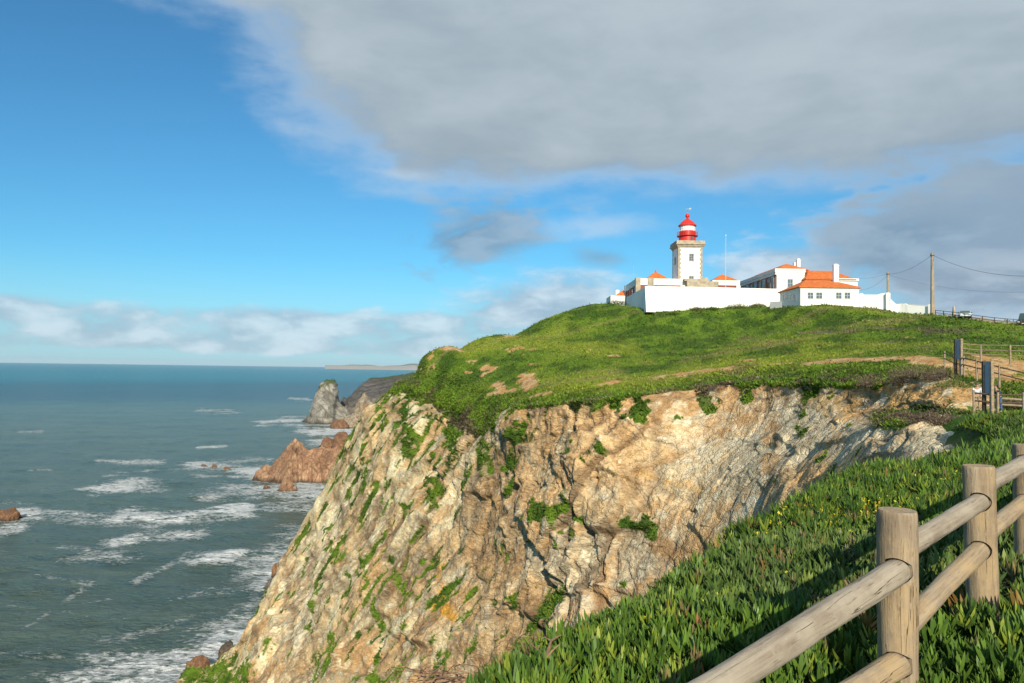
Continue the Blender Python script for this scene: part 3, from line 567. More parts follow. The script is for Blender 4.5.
outline_rock('rock_pillar', [(360,424),(362,411),(363.5,404.5),(368,403),(373,405),(378,408),(390,420),(400,430)], 1180, 40, 505, ORA, 'blunt orange brown pillar beside the big cliff, in front of the pale peak', 'rock', rough=.7, n=70, ml=vert)
outline_rock('pale_peak', [(354,409),(357,403),(360,398),(364,391.5),(366,391),(368,396),(371,402),(378,412),(390,420)], 1500, 40, 506, LGT, 'sharp pale peak below the dark mainland cliff', 'rock', rough=.7, n=60, ml=diag)
outline_rock('mainland_cliff', [(346,403),(350,398),(356,396),(361,390),(367,386),(369,380),(371,378),(380,377.8),(390,376.5),(399,375.2),(420,372),(470,366),(560,362),(640,360)], 1800, 420, 507, DRK, kind='structure', rough=.55, n=200, size=90, soft=.45)
outline_rock('rock_fin', [(254,476),(257,471.5),(262,468.5),(268,465.5),(271,467),(273,464),(280,455),(285,449),(289,444),(293,440),(295,438.2),(297,440.5),(299,440),(302,443),(305,446.5),(310,449),(317,448),(323,446.5),(331,447),(342,445.5),(352,444),(372,440),(392,436)], 705, 26, 508, ORA, 'long ribbed orange rock fin rising to a point and running in under the cliff', 'rock', rough=.85, n=230, ml=vert, soft=.42)
outline_rock('rock_cone', [(277,491),(279.5,486.5),(283,479.5),(285.5,475),(288,474),(291,477.5),(293,483),(296,487),(297.5,491)], 640, 10, 509, ORA, 'small orange cone of rock standing in foam before the orange fin', 'rock', rough=.8, n=60, ml=vert)
outline_rock('reef_rock', [(263,487.8),(265,485),(268,485.5),(271,487.8)], 655, 4, 510, BRN, 'tiny low rock left of the orange cone', 'rock', n=24)
outline_rock('brown_rock', [(320,446),(324,439),(328,437.5),(333,440),(336,434),(340,431.5),(345,432.5),(349,436),(354,441),(360,446)], 985, 26, 511, BRN, 'two humped brown rock behind the orange fin', 'rock', rough=1.1, n=80)
for i, (x0, x1, y0, y1, d_, lab) in enumerate([(199, 208, 463.5, 467.4, 790, 'leftmost tiny brown rock of the row in the surf beyond the fin'), (210, 218, 463.5, 468.2, 782, 'middle tiny brown rock of the row in the surf beyond the fin'), (221, 232, 466, 471, 765, 'rightmost and flattest brown rock of the row in the surf beyond the fin')]):
    outline_rock('reef_rock', [(x0, y1+1), (x0+2, (y0+y1)/2), ((x0+x1)/2-1, y0), ((x0+x1)/2+2, y0+1), (x1-1, (y0+y1)/2+.4), (x1, y1+1)], d_, 5, 520+i, BRN, lab, 'rock', 'low rocks in the surf', n=26)
outline_rock('shore_rock', [(-14,518),(-8,511),(0,509.5),(5,511),(10,508),(15,507.5),(18,511),(20,516)], 512, 9, 530, BRN, 'reddish brown rocks awash in foam at the left border of the view', 'rock', rough=1.3, n=60)
outline_rock('wet_boulder', [(183,672),(188,662),(194,657),(201,654.5),(207,656),(209,662),(210,672)], 266, 4.0, 531, BRN, 'lower reddish brown boulder in white water by the cliff foot', 'boulder', 'boulders at the cliff foot', rough=1.2, n=50)
outline_rock('wet_boulder', [(217,664),(219,650),(223,643),(229,640.5),(233,644),(235,652),(237,664)], 274, 4.0, 532, colr((.09, .08, .07), (.15, .12, .09), (.2, .13, .08)), 'upper dark grey boulder in white water against the cliff foot', 'boulder', 'boulders at the cliff foot', rough=1.2, n=50)
outline_rock('surf_rock', [(272,566.5),(274,563),(278,561.5),(281,563.5),(283,566.5)], 385, 3, 533, BRN, 'small brown rock in lacy foam just off the cliff', 'rock', n=24)
outline_rock('dark_rock', [(264,586),(268,580),(273,577.5),(278,580),(283,586)], 362, 4, 534, DRK, 'dark low rock touching the foot of the big cliff', 'rock', n=30)
# coast on the horizon, 25 km off: low land and pale beach strip
fx = np.linspace(325, 470, 120); vv = []
for x in fx:
    hh = (1.2+1.0*math.sin(x*.11)+.5*math.sin(x*.31))*sm(325, 365, np.array(float(x)))+ sm(385, 430, np.array(float(x)))*3.5
    for d_, yy_ in ((24800, .2), (25000, 3.3+hh*.2), (25600, 3.6+hh*.6)): p = P(x, yh(x)+3.2-yy_*1.0, d_) if yy_ > .3 else P(x, yh(x)+3.6, d_); vv.append(p)
    vv.append(P(x, yh(x)+4, 27500))
vv = np.array(vv); cc = np.tile(np.array([[.24, .25, .25], [.26, .26, .24], [.10, .12, .11], [.1, .12, .1]]), (120, 1))
far_o = mesh_np('far_coast', vv, grid_quads(120, 4), None, {'Col': cc}, True, M_TERR); link_tag(far_o, kind='structure')
# ------------------------------------------------------------------ object helpers
class MB:
    def __init__(s): s.v = []; s.f = []
    def add(s, vs_, fs): o = len(s.v); s.v += [tuple(map(float, p)) for p in vs_]; s.f += [tuple(i+o for i in f) for f in fs]; return s
    def hexa(s, c): return s.add(c, [(3,2,1,0),(4,5,6,7),(0,1,5,4),(1,2,6,5),(2,3,7,6),(3,0,4,7)])
    def box(s, x0, x1, y0, y1, z0, z1): return s.hexa([(x0,y0,z0),(x1,y0,z0),(x1,y1,z0),(x0,y1,z0),(x0,y0,z1),(x1,y0,z1),(x1,y1,z1),(x0,y1,z1)])
    def tube(s, p0, p1, r0, r1=None, n=12):
        r1 = r0 if r1 is None else r1; p0, p1 = Vector(p0), Vector(p1); q = (p1-p0).to_track_quat('Z', 'Y')
        vs_ = [p0+q @ Vector((r0*math.cos(2*math.pi*i/n), r0*math.sin(2*math.pi*i/n), 0)) for i in range(n)] + [p1+q @ Vector((r1*math.cos(2*math.pi*i/n), r1*math.sin(2*math.pi*i/n), 0)) for i in range(n)]
        return s.add(vs_, [(i, (i+1) % n, n+(i+1) % n, n+i) for i in range(n)] + [tuple(range(n-1, -1, -1)), tuple(range(n, 2*n))])
    def path(s, pts, r, n=6):
        for a, b, ra, rb in zip(pts[:-1], pts[1:], r[:-1], r[1:]): s.tube(a, b, ra, rb, n)
        return s
    def lathe(s, prof, n=32, c=(0, 0)):
        vs_ = [(c[0]+r*math.cos(2*math.pi*i/n), c[1]+r*math.sin(2*math.pi*i/n), z_) for r, z_ in prof for i in range(n)]
        fs = [(k*n+i, k*n+(i+1) % n, (k+1)*n+(i+1) % n, (k+1)*n+i) for k in range(len(prof)-1) for i in range(n)]
        return s.add(vs_, fs+[tuple(range(n-1, -1, -1)), tuple(range((len(prof)-1)*n, len(prof)*n))])
    def prism(s, poly, x0, x1):   # outline in y, z, extruded along x
        n = len(poly); return s.add([(x0, a, b) for a, b in poly]+[(x1, a, b) for a, b in poly], [(i, (i+1) % n, n+(i+1) % n, n+i) for i in range(n)]+[tuple(range(n-1, -1, -1)), tuple(range(n, 2*n))])
    def build(s, name, mat, parent=None, smooth=False, bevel=0):
        me = bpy.data.meshes.new(name); me.from_pydata(s.v, [], s.f); me.update()
        bm = bmesh.new(); bm.from_mesh(me); bmesh.ops.recalc_face_normals(bm, faces=bm.faces); bm.to_mesh(me); bm.free()
        if smooth: me.shade_smooth(); me.set_sharp_from_angle(angle=math.radians(40))
        me.materials.append(mat); o = bpy.data.objects.new(name, me); col.objects.link(o)
        if parent: o.parent = parent
        if bevel: b = o.modifiers.new('bevel', 'BEVEL'); b.width = bevel; b.segments = 2; b.limit_method = 'ANGLE'
        return o
def thing(name, label, cat, loc, rz=0.0, group=None):
    o = bpy.data.objects.new(name, None); col.objects.link(o); o.location = loc; o.rotation_euler = (0, 0, rz); o.empty_display_size = .3
    return link_tag(o, label, cat, group)
class Fr:   # a building's own frame: u along its front, v towards its back, w up; hit() meets a sight line with one of its planes
    def __init__(s, X, y, d, ang): s.o = P(X, y, d); s.a = ang; c_, n_ = math.cos(ang), math.sin(ang); s.e1 = C3(c_, n_, 0); s.e2 = C3(-n_, c_, 0)
    def ray(s, X, y): return P(X, y, 100.)-C3(0, 0, H)
    def v(s, X, y, v_=0.): r_ = s.ray(X, y); o = C3(0, 0, H)-s.o; k = (v_-o @ s.e2)/(r_ @ s.e2); q = o+r_*k; return q @ s.e1, q[2]
    def u(s, X, y, u_=0.): r_ = s.ray(X, y); o = C3(0, 0, H)-s.o; k = (u_-o @ s.e1)/(r_ @ s.e1); q = o+r_*k; return q @ s.e2, q[2]
def _lime(t, b):
    co = objco(t); s1 = t.noise(t.mapping(co, (0, 0, 0), (0, 0, 0), (1, 1, .12)), 1.4, 7, .65); s2 = t.noise(co, .45, 5, .6); s3 = t.noise(co, 3.5, 5, .7)
    c_ = t.mix(t.m('MULTIPLY', t.ramp(s1, .52, .74), .55), (.84, .83, .80), (.60, .56, .49)); c_ = t.mix(t.m('MULTIPLY', t.ramp(s2, .5, .72), .35), c_, (.70, .68, .63)); c_ = t.mix(t.m('MULTIPLY', t.ramp(s3, .66, .74), .5), c_, (.45, .42, .36))
    t.put(b.inputs['Base Color'], c_); b.inputs['Roughness'].default_value = .88; b.inputs['Specular IOR Level'].default_value = .15; bump(t, b, s3, .02)
WHITE = material('white_limewash', _lime); WHITE2 = plain('painted_white', (.80, .80, .78), .6, .05, 2)
STONE = plain('weathered_stone', (.46, .39, .29), .9, .22, 1.2, bmp=.05, spec=.2); RED = plain('red_paint', (.66, .028, .018), .4, .12, 1.5, spec=.5)
DKRED = plain('dark_red_paint', (.42, .03, .02), .5, .1, 2); GLASS = plain('window_glass', (.10, .13, .16), .08, .1, 1, spec=.8); TERRA = plain('brick_red_render', (.30, .09, .055), .9, .15, 1)
LGLASS = plain('lantern_glass', (.72, .75, .74), .15, .1, 2, spec=.8); GREYP = plain('grey_paint', (.42, .43, .42), .6, .1, 3); DARK = plain('dark_metal', (.05, .05, .05), .5, .1, 4)
CONC = plain('pole_concrete', (.36, .29, .20), .9, .2, 3, bmp=.02, spec=.15); BLACK = plain('cable_black', (.10, .10, .11), .6, .1, 4); RUBBER = plain('tyre_rubber', (.02, .02, .02), .8, .1, 9)
def _tiles(t, b):
    co = objco(t); n = t.noise(co, 1.3, 6, .6); n2 = t.noise(co, 9, 3, .6)
    wv_ = t.new('ShaderNodeTexWave', wave_type='BANDS', bands_direction='X'); t.put(wv_.inputs[0], co); wv_.inputs['Scale'].default_value = 1.3; wv_.inputs['Distortion'].default_value = 0
    wz = t.new('ShaderNodeTexWave', wave_type='BANDS', bands_direction='Z', wave_profile='SAW'); t.put(wz.inputs[0], co); wz.inputs['Scale'].default_value = 1.6
    c_ = t.mix(t.ramp(n, .3, .7), (.52, .115, .018), (.72, .20, .035)); c_ = t.mix(t.m('MULTIPLY', t.ramp(n2, .45, .75), .35), c_, (.40, .12, .04))
    t.put(b.inputs['Base Color'], c_); b.inputs['Roughness'].default_value = .8; bump(t, b, t.m('ADD', wv_.outputs['Fac'], t.m('MULTIPLY', wz.outputs['Fac'], .5)), .06, .8)
TILES = material('roof_tiles', _tiles)
def _wood(base, dark, pale):
    def f(t, b):
        co = objco(t); g = t.noise(t.mapping(co, (0, 0, 0), (0, 0, 0), (1, 1, .05)), 34, 8, .62, .25); g2 = t.noise(t.mapping(co, (3, 3, 0), (0, 0, 0), (1, 1, .10)), 110, 5, .6); p_ = t.noise(co, 4.5, 5, .6); sp = t.noise(co, 60, 4, .65)
        c_ = t.mix(t.ramp(g, .36, .66), dark, base); c_ = t.mix(t.m('MULTIPLY', t.ramp(p_, .4, .62), .65), c_, pale); c_ = t.mix(t.m('MULTIPLY', t.ramp(g2, .60, .70), .55), c_, tuple(x*.35 for x in dark)); c_ = t.mix(t.m('MULTIPLY', t.ramp(sp, .63, .72), .5), c_, (.42, .38, .31))
        crk = t.noise(t.mapping(co, (7, 1, 0), (.12, 0, 0), (1, 1, .035)), 16, 3, .5, .5); ck = t.m('MULTIPLY', t.ramp(t.m('ABSOLUTE', t.m('SUBTRACT', crk, .5)), .002, .008, 1, 0), t.ramp(p_, .48, .58)); c_ = t.mix(t.m('MULTIPLY', ck, .8), c_, (.045, .03, .02))
        t.put(b.inputs['Base Color'], c_); b.inputs['Roughness'].default_value = .85; b.inputs['Specular IOR Level'].default_value = .2
        bump(t, b, t.m('ADD', t.m('ADD', g, t.m('MULTIPLY', g2, .6)), t.m('ADD', t.m('MULTIPLY', sp, .35), t.m('MULTIPLY', ck, -1.2))), .006, .9)
    return f
W_TAN = material('weathered_post_wood', _wood((.38, .30, .21), (.22, .165, .11), (.45, .32, .17))); W_GREY = material('grey_rail_wood', _wood((.35, .30, .235), (.215, .17, .125), (.40, .345, .27)))
W_MID = plain('fence_wood', (.36, .28, .19), .85, .25, 6, bmp=.01, spec=.2); W_DARK = plain('dark_fence_wood', (.12, .09, .06), .85, .25, 6, spec=.2); BLUEB = plain('board_blue', (.40, .44, .48), .45, .08, 3)

# ------------------------------------------------------------------ lighthouse
AB = math.radians(0.6)
z0 = 14.0; S_ = 6.7; hs = S_/2; TC = P(686.9, Z(686.9, z0, 203.5), 203.5)
lh = thing('lighthouse', 'square white lighthouse tower with stone corners and a red lantern on top', 'lighthouse', TC, AB)
k2 = 203.5/730
def hz(y): return (yh(687)-y)*(200/730.) - z0
m_ = MB(); b0, b1 = hz(279), hz(246.8)
m_.box(-hs, hs, -hs, hs, -2, b1); m_.build('tower_wall', WHITE, lh)
for sx in (-1, 1):
    for sy in (-1, 1):
        m_ = MB(); k = 0; w_ = b0-1.5
        while w_ < b1-.05:
            h_ = min(.62, b1-w_); L1, L2 = (.82, .52) if k % 2 else (.52, .82); x0, x1 = sorted((sx*(hs+.05), sx*(hs-L1))); y0, y1 = sorted((sy*(hs+.05), sy*(hs-L2)))
            m_.box(x0, x1, y0, y1, w_+.01, w_+h_); w_ += h_; k += 1
        m_.build('corner_stones', STONE, lh, bevel=.02)
m_ = MB(); e = hs
for (pz, q) in (((b1-.02, b1+.35), .18), ((b1+.35, b1+.75), .42), ((b1+.75, b1+1.0), .72), ((b1+1.0, hz(240)), .58)): m_.box(-e-q, e+q, -e-q, e+q, pz[0]+.002, pz[1])
m_.build('cornice', STONE, lh, bevel=.03)
m_ = MB(); m_.box(-1.4, 7.2, -hs-2.2, -hs-.06, -3, hz(281.5)); m_.box(-2.1, 4.6, -hs-1.9, -hs-.06, hz(281.5)+.003, hz(279.2)); m_.box(hs+.1, hs+1.5, -hs-.0, hs, -3, b0+.6); m_.build('stone_plinth', STONE, lh, bevel=.03)
def win(parent, u0, u1, w0, w1, v, nx=2, nz=2, side=False, fm_=WHITE2, sill=True, fr_=.12, flip=1):
    """window on the plane v (front) or on the plane u = v (side); frame stands proud, pane and bars inside"""
    a = MB(); gm = MB(); o_ = .05*flip
    def bx(m, p0, p1, q0, q1, t0, t1):
        if side: m.box(min(v-t0*flip, v-t1*flip), max(v-t0*flip, v-t1*flip), p0, p1, q0, q1)
        else: m.box(p0, p1, min(v-t0*flip, v-t1*flip), max(v-t0*flip, v-t1*flip), q0, q1)
    bx(a, u0-fr_, u0, w0, w1, -.05, .07); bx(a, u1, u1+fr_, w0, w1, -.05, .07); bx(a, u0-fr_, u1+fr_, w1, w1+fr_, -.05, .07); bx(a, u0-fr_*1.3, u1+fr_*1.3, w0-fr_, w0, -.05, .12)
    for i in range(1, nx): c_ = u0+(u1-u0)*i/nx; bx(a, c_-.05, c_+.05, w0, w1, .0, .05)
    for i in range(1, nz): c_ = w0+(w1-w0)*i/nz; bx(a, u0, u1, c_-.045, c_+.045, .0, .048)
    fo = a.build('window', fm_, parent); bx(gm, u0, u1, w0, w1, -.04, .02); gm.build('pane', GLASS, fo)
win(lh, .3-.5, .3+.5, hz(260), hz(253.6), -hs, 2, 3, fm_=STONE, fr_=.22); win(lh, .3-.5, .3+.5, hz(279), hz(276), -hs, 2, 1, fm_=STONE, fr_=.22)
win(lh, -.5, .4, hz(262), hz(256), -hs, 2, 3, side=True, fm_=STONE, fr_=.22)
zt = hz(240); R1 = 2.33
MB().lathe([(R1, zt-.05), (R1, hz(233.8)), (R1-.06, hz(233.8)+.02), (R1-.06, hz(228.6))], 40).build('lantern_drum', RED, lh, True)
m_ = MB(); m_.lathe([(R1+.05, hz(234)), (R1+.55, hz(234)+.1), (R1+.55, hz(233)), (R1-.2, hz(233)+.02)], 40); m_.build('gallery', DKRED, lh, True)
m_ = MB()
for i in range(28):
    a = 2*math.pi*i/28; m_.tube(((R1+.5)*math.cos(a), (R1+.5)*math.sin(a), hz(233)), ((R1+.5)*math.cos(a), (R1+.5)*math.sin(a), hz(233)+1.15), .03, n=5)
for hh in (.4, .78, 1.15):
    for i in range(28): a, b = 2*math.pi*i/28, 2*math.pi*(i+1)/28; m_.tube(((R1+.5)*math.cos(a), (R1+.5)*math.sin(a), hz(233)+hh), ((R1+.5)*math.cos(b), (R1+.5)*math.sin(b), hz(233)+hh), .028, n=5)
m_.build('railing', RED, lh)
m_ = MB(); m_.box(.3, .95, -R1-.04, -R1+.3, zt-.02, zt+1.5); dr = m_.build('door', DARK, lh)
gl = MB().lathe([(2.05, hz(228.6)+.001), (2.05, hz(222.9))], 40).build('lantern_room', LGLASS, lh, True)
m_ = MB()
for i in range(16): a = 2*math.pi*i/16; m_.tube((2.09*math.cos(a), 2.09*math.sin(a), hz(228.6)), (2.09*math.cos(a), 2.09*math.sin(a), hz(222.9)), .045, n=6)
for w_ in (hz(228.6)+.1, hz(225.8), hz(222.9)-.06): m_.lathe([(2.06, w_-.04), (2.12, w_-.04), (2.12, w_+.04), (2.06, w_+.04)], 40)
m_.build('glazing_bars', WHITE2, gl)
h0, h1 = hz(222.9), hz(214.8); dh = h1-h0
MB().lathe([(2.1, h0-.02), (2.5, h0), (2.52, h0+.25), (2.25, h0+.42), (2.1, h0+dh*.3), (1.62, h0+dh*.55), (1.05, h0+dh*.75), (.5, h0+dh*.92), (.34, h1)], 40).build('dome', RED, lh, True)
MB().lathe([(.30, h1-.02), (.34, h1+.25), (.55, h1+.45), (.62, h1+.8), (.5, h1+1.15), (.2, h1+1.4), (.05, h1+1.5)], 24).build('vent_ball', RED, lh, True)
m_ = MB(); m_.tube((0, 0, h1+1.4), (0, 0, h1+2.9), .05, .03); m_.tube((-.75, 0, h1+2.3), (.75, 0, h1+2.3), .035); m_.tube((0, -.75, h1+2.3), (0, .75, h1+2.3), .035); m_.hexa([(.35, -.02, h1+2.6), (1.0, -.02, h1+2.5), (1.0, .02, h1+2.5), (.35, .02, h1+2.6), (.35, -.02, h1+2.85), (1.0, -.02, h1+3.0), (1.0, .02, h1+3.0), (.35, .02, h1+2.85)]); m_.tube((-.7, 0, h1+2.7), (.5, 0, h1+2.7), .03); m_.build('weather_vane', GREYP, lh)

# ------------------------------------------------------------------ roofs and houses
def hip(m, u0, u1, v0, v1, we, wr, ins=None, th=.22):
    ins = min(u1-u0, v1-v0)/2*.98 if ins is None else ins
    if u1-u0 >= v1-v0: a, b = (u0+ins, (v0+v1)/2), (u1-ins, (v0+v1)/2)
    else: a, b = ((u0+u1)/2, v0+ins), ((u0+u1)/2, v1-ins)
    vs_ = [(u0, v0, we-th), (u1, v0, we-th), (u1, v1, we-th), (u0, v1, we-th), (u0, v0, we), (u1, v0, we), (u1, v1, we), (u0, v1, we), (a[0], a[1], wr), (b[0], b[1], wr)]
    rf = [(4, 5, 9, 8), (5, 6, 9), (6, 7, 8, 9), (7, 4, 8)] if u1-u0 >= v1-v0 else [(4, 5, 8), (5, 6, 9, 8), (6, 7, 9), (7, 4, 8, 9)]
    m.add(vs_, [(3, 2, 1, 0), (0, 1, 5, 4), (1, 2, 6, 5), (2, 3, 7, 6), (3, 0, 4, 7)]+rf); return a, b
def chimney(roof, u, v, w0, w1, sx=.9, sy=.7, cap=True):
    m = MB(); m.box(u-sx/2, u+sx/2, v-sy/2, v+sy/2, w0, w1)
    if cap: m.box(u-sx/2-.08, u+sx/2+.08, v-sy/2-.08, v+sy/2+.08, w1+.002, w1+.15); m.box(u-sx/2+.12, u+sx/2-.12, v-sy/2+.1, v+sy/2-.1, w1+.151, w1+.4)
    return m.build('chimney', WHITE, roof)
def house_root(fr, name, label, cat='house'): return thing(name, label, cat, fr.o, fr.a)
# front house with orange hip roof
fr = Fr(800.5, 306.5, 165, AB); D_ = house_root(fr, 'gatehouse', 'white single storey house with orange hip roof and two pairs of small windows')
u1, _ = fr.v(859, 300); we = fr.v(830, 287)[1]; Lh = 12.3; wr = fr.v(830, 278.6, 3.4)[1]
MB().box(0, u1, 0, Lh, -4, we-.2).build('wall', WHITE, D_)
m_ = MB(); hip(m_, -.45, u1+.45, -.45, Lh+.45, we, wr, 4.2); rf = m_.build('roof', TILES, D_)
m_ = MB(); m_.box(-.12, u1+.12, -.12, -.003, we-.5, we-.23); m_.box(-.12, -.003, -.0, Lh, we-.5, we-.23); m_.build('eaves_moulding', WHITE2, D_)
uc, wc = fr.v(836, 264, 4.5); wlow = fr.v(836, 279, 4.5)[1]; chimney(rf, uc, 4.7, wlow-1.5, wc-.4, 1.15, .8)
for a, b in ((807.9, 812.9), (816.4, 821.9), (836.3, 841.2), (844.8, 849.8)): (ua, wb), (ub, wt) = fr.v(a, 298.3), fr.v(b, 292.8); win(D_, ua, ub, wb, wt, 0, 2, 2, fm_=GREYP, fr_=.1)
for a, b in ((783.5, 785.7), (787.4, 789.6), (790.8, 793.0), (794.6, 797)): (va, wa), (vb, wb_) = fr.u(b, 299.5), fr.u(a, 294.8); win(D_, min(va, vb), max(va, vb), min(wa, wb_), max(wa, wb_), 0, 2, 2, side=True, fm_=WHITE2, fr_=.08)
# long keepers' building behind, west arcade running back in shade
fr = Fr(775.8, 290, 190, AB); Cb = house_root(fr, 'keepers_building', 'long white building with receding shaded arcade, orange hip roof and a slim white chimney'); u1, _ = fr.v(804.5, 280); wt = fr.v(785, 268.8)[1]; LL = 31.5
MB().box(.25, u1, .0, LL, -6, wt-.9).build('wall', WHITE, Cb)
MB().box(.0, .245, .55, LL-.3, -6, wt-1.65).build('arcade_wall', TERRA, Cb)
m_ = MB(); m_.box(-.3, u1+.15, -.3, LL+.2, wt-.9+.002, wt); m_.box(-.15, u1+.05, -.15, LL, wt-1.6, wt-.902); m_.build('parapet', WHITE, Cb, bevel=.03)
for i in range(9):
    va = 1.4+i*3.35; win(Cb, va, va+1.5, -3.5, wt-2.0, -.0, 2, 3, side=True, fm_=DKRED if i % 2 else WHITE2, fr_=.18); MB().box(-.22, -.003, va+2.05, va+2.75, -6, wt-1.605).build('pilaster', STONE, Cb)
m_ = MB(); ra = hip(m_, .5, u1+1.5, .6, LL-.6, wt, fr.v(784, 263.5, 4.8)[1], 4.6); rf = m_.build('roof', TILES, Cb)
(ua, wb), (ub, wt2) = fr.v(787.8, 287), fr.v(792.4, 279.5); win(Cb, ua, ub, wb, wt2, 0, 2, 2, fm_=GREYP, fr_=.14)
uc, wc = fr.v(798.2, 260.2, 5); uc2, wc2 = fr.v(795.4, 262.3, 5.6); wl = fr.v(797, 270, 5)[1]; chimney(rf, uc, 5, wl-2, wc, .85, .8); chimney(rf, uc2, 5.9, wl-2, wc2, .8, .7, False)
# wide middle building with a big roof plane
fr = Fr(806.5, 292, 187, AB); Eb = house_root(fr, 'main_building', 'white building with a wide orange roof rising behind the front house'); u1, wt = fr.v(858.6, 278.8)
MB().box(0, u1, .6, 13, -6, wt-.5).build('wall', WHITE, Eb); m_ = MB(); m_.box(u1-5.5, u1+.2, .2, 13.1, wt-.5+.002, wt+.1); m_.build('parapet', WHITE, Eb, bevel=.03)
m_ = MB(); wr = fr.v(825, 270.4, 5.5)[1]; hip(m_, -.1, u1-.5, .1, 12.8, wt-.1, wr, 3.2); m_.build('roof', TILES, Eb)
# low wing left of the tower
fr = Fr(636.3, 286, 196, AB); Ab = house_root(fr, 'west_wing', 'low white wing with stone pillars and pyramid orange roof, left of the tower'); u1, _ = fr.v(681, 285); wt = fr.v(650, 278.4)[1]; wb = fr.v(650, 285)[1]
MB().box(.2, u1, .2, 18, -7, wb).build('wall', TERRA, Ab); m_ = MB(); m_.box(0, u1, 0, 18.2, wb+.002, wt); m_.build('parapet', WHITE, Ab, bevel=.03)
m_ = MB(); ua = fr.v(647.6, 280)[0]; ub = fr.v(653.6, 280)[0]
for bb in ((-.2, 1.1, -.25, 1.0, -7, wt+.12), (ua, ub, -.3, .195, -7, wt+.15), (-.2, .199, 17.2, 18.4, -7, wt+.05)): MB().box(*bb).build('stone_pillar', STONE, Ab, bevel=.03)
m_ = MB(); (ua, w1_), (ub, _) = fr.v(645, 278.2, 2.0), fr.v(671.5, 278.2, 2.0); hip(m_, ua, ub, 2.0, 2.0+(ub-ua), wt-.1, fr.v(658, 271.6, 5.5)[1]); rf = m_.build('roof', TILES, Ab); m_ = MB(); m_.lathe([(.2, 0), (.25, .25), (.1, .6)], 10, ((ua+ub)/2, 2+(ub-ua)/2)); fo = m_.build('finial', TILES, rf); fo.location.z = fr.v(658, 271.8, 5.5)[1]
for i in range(4): win(Ab, 2.2+i*4.0, 4.0+i*4.0, -3, wb-.4, .2, 2, 3, side=True, fm_=DKRED, fr_=.2)
for i in range(5): ua = 2.0+i*2.1; win(Ab, ua, ua+.9, -2.5, wb-.35, .2, 2, 3, fm_=DKRED, fr_=.15)
# wing right of the tower
fr = Fr(712.4, 288, 204, AB); Bb = house_root(fr, 'east_wing', 'small white block with orange pyramid roof, between the tower and the long building'); u1, wt = fr.v(740, 280.6); wb = fr.v(730, 285.4)[1]
MB().box(.2, u1-.2, .2, 8, -7, wb).build('wall', TERRA, Bb); MB().box(0, u1, 0, 8.2, wb+.002, wt).build('parapet', WHITE, Bb, bevel=.03); MB().box(u1-1.0, u1+.1, -.1, .195, -7, wb).build('stone_pillar', WHITE, Bb)
m_ = MB(); hip(m_, .15, u1-.1, .3, 8, wt+.0, fr.v(726, 274.2, 4)[1]); m_.build('roof', TILES, Bb)
# little outbuilding at the far left
fr = Fr(610.6, 302.5, 213, AB); Ob = house_root(fr, 'outbuilding', 'tiny white outbuilding with orange roof and square chimney, farthest left on the hilltop'); u1, _ = fr.v(627.5, 300); wt = fr.v(615, 295.6)[1]
MB().box(0, u1, 0, 9, -4, wt).build('wall', WHITE, Ob); m_ = MB(); ua, _ = fr.v(614.8, 295, .8); hip(m_, ua, u1+2, .8, 7, wt+.05, fr.v(622, 290.3, 3.9)[1]); rf = m_.build('roof', TILES, Ob); uc, wc = fr.v(617.3, 290, 3); chimney(rf, uc, 3, wt-.5, wc, 1.05, .8, False)
# ------------------------------------------------------------------ white boundary walls
def wall_run(name, parent, pts, th, mat, zb=None, cap=None):
    """pts: (X, y of the top, distance, height below the top); a run of wall with real thickness, mitred at its bends"""
    w3 = [P(X, y, d) for X, y, d, _ in pts]; base = np.array(parent.location); m = MB(); n = len(w3); off = []
    for i in range(n):
        a = w3[min(i+1, n-1)]-w3[max(i-1, 0)]; a = a[:2]/np.linalg.norm(a[:2]); off.append(C3(-a[1], a[0], 0)*th)
    for i in range(n-1):
        q = []
        for zf in (1, 0):
            for k, s_ in ((i, 0), (i+1, 0), (i+1, 1), (i, 1)): q.append(w3[k]+off[k]*s_-base-C3(0, 0, pts[k][3]*zf))
        m.hexa(q)
    return m.build(name, mat, parent)
bw = thing('boundary_wall', 'long bright white wall with leaning corner buttress, running below the lighthouse', 'wall', P(646, 310, 178.5))
wall_run('front_wall', bw, [(646.5, 286, 178.5, 9), (700, 286.9, 180, 9), (740, 287.9, 181.5, 9), (781, 288.9, 183, 9)], .6, WHITE)
wall_run('side_wall', bw, [(626.5, 297.3, 200, 7), (636, 292, 189, 8), (646.2, 286, 178.6, 9)], .6, WHITE)
a_, b_ = P(646.2, 286.3, 178.2), P(654.5, 312, 176.0); base = np.array(bw.location); e1 = C3(math.cos(AB), math.sin(AB), 0); e2 = C3(-e1[1], e1[0], 0)
q = [b_-e1*2.0, b_+e1*.1, b_+e1*.1+e2*2.6, b_-e1*2.0+e2*2.6, a_-e1*.3, a_+e1*.5, a_+e1*.5+e2*.6, a_-e1*.3+e2*.6]; MB().hexa([p-base for p in q]).build('buttress', WHITE, bw)
lw_ = thing('low_wall', 'short grey low wall between the long white wall and the front house', 'wall', P(776, 307, 171)); wall_run('wall_top', lw_, [(770, 301.8, 172, 5), (781, 301.3, 170, 5)], .5, GREYP)
rw = thing('yard_wall', 'white yard wall stepping down to the right of the front house, with a sloping buttress', 'wall', P(875, 310, 164))
wall_run('upper_wall', rw, [(859.5, 293.6, 167, 8), (862.5, 293.2, 167, 8), (863.5, 294.6, 167, 8), (878, 294.6, 165, 8), (881, 293.6, 165, 8), (888.5, 292.4, 164, 8)], .5, WHITE)
wall_run('stepped_buttress', rw, [(886, 292.6, 163.6, 8), (888.5, 292.6, 163.3, 8), (890, 298.5, 163, 8), (896.5, 304.6, 162.5, 8)], 1.2, WHITE)
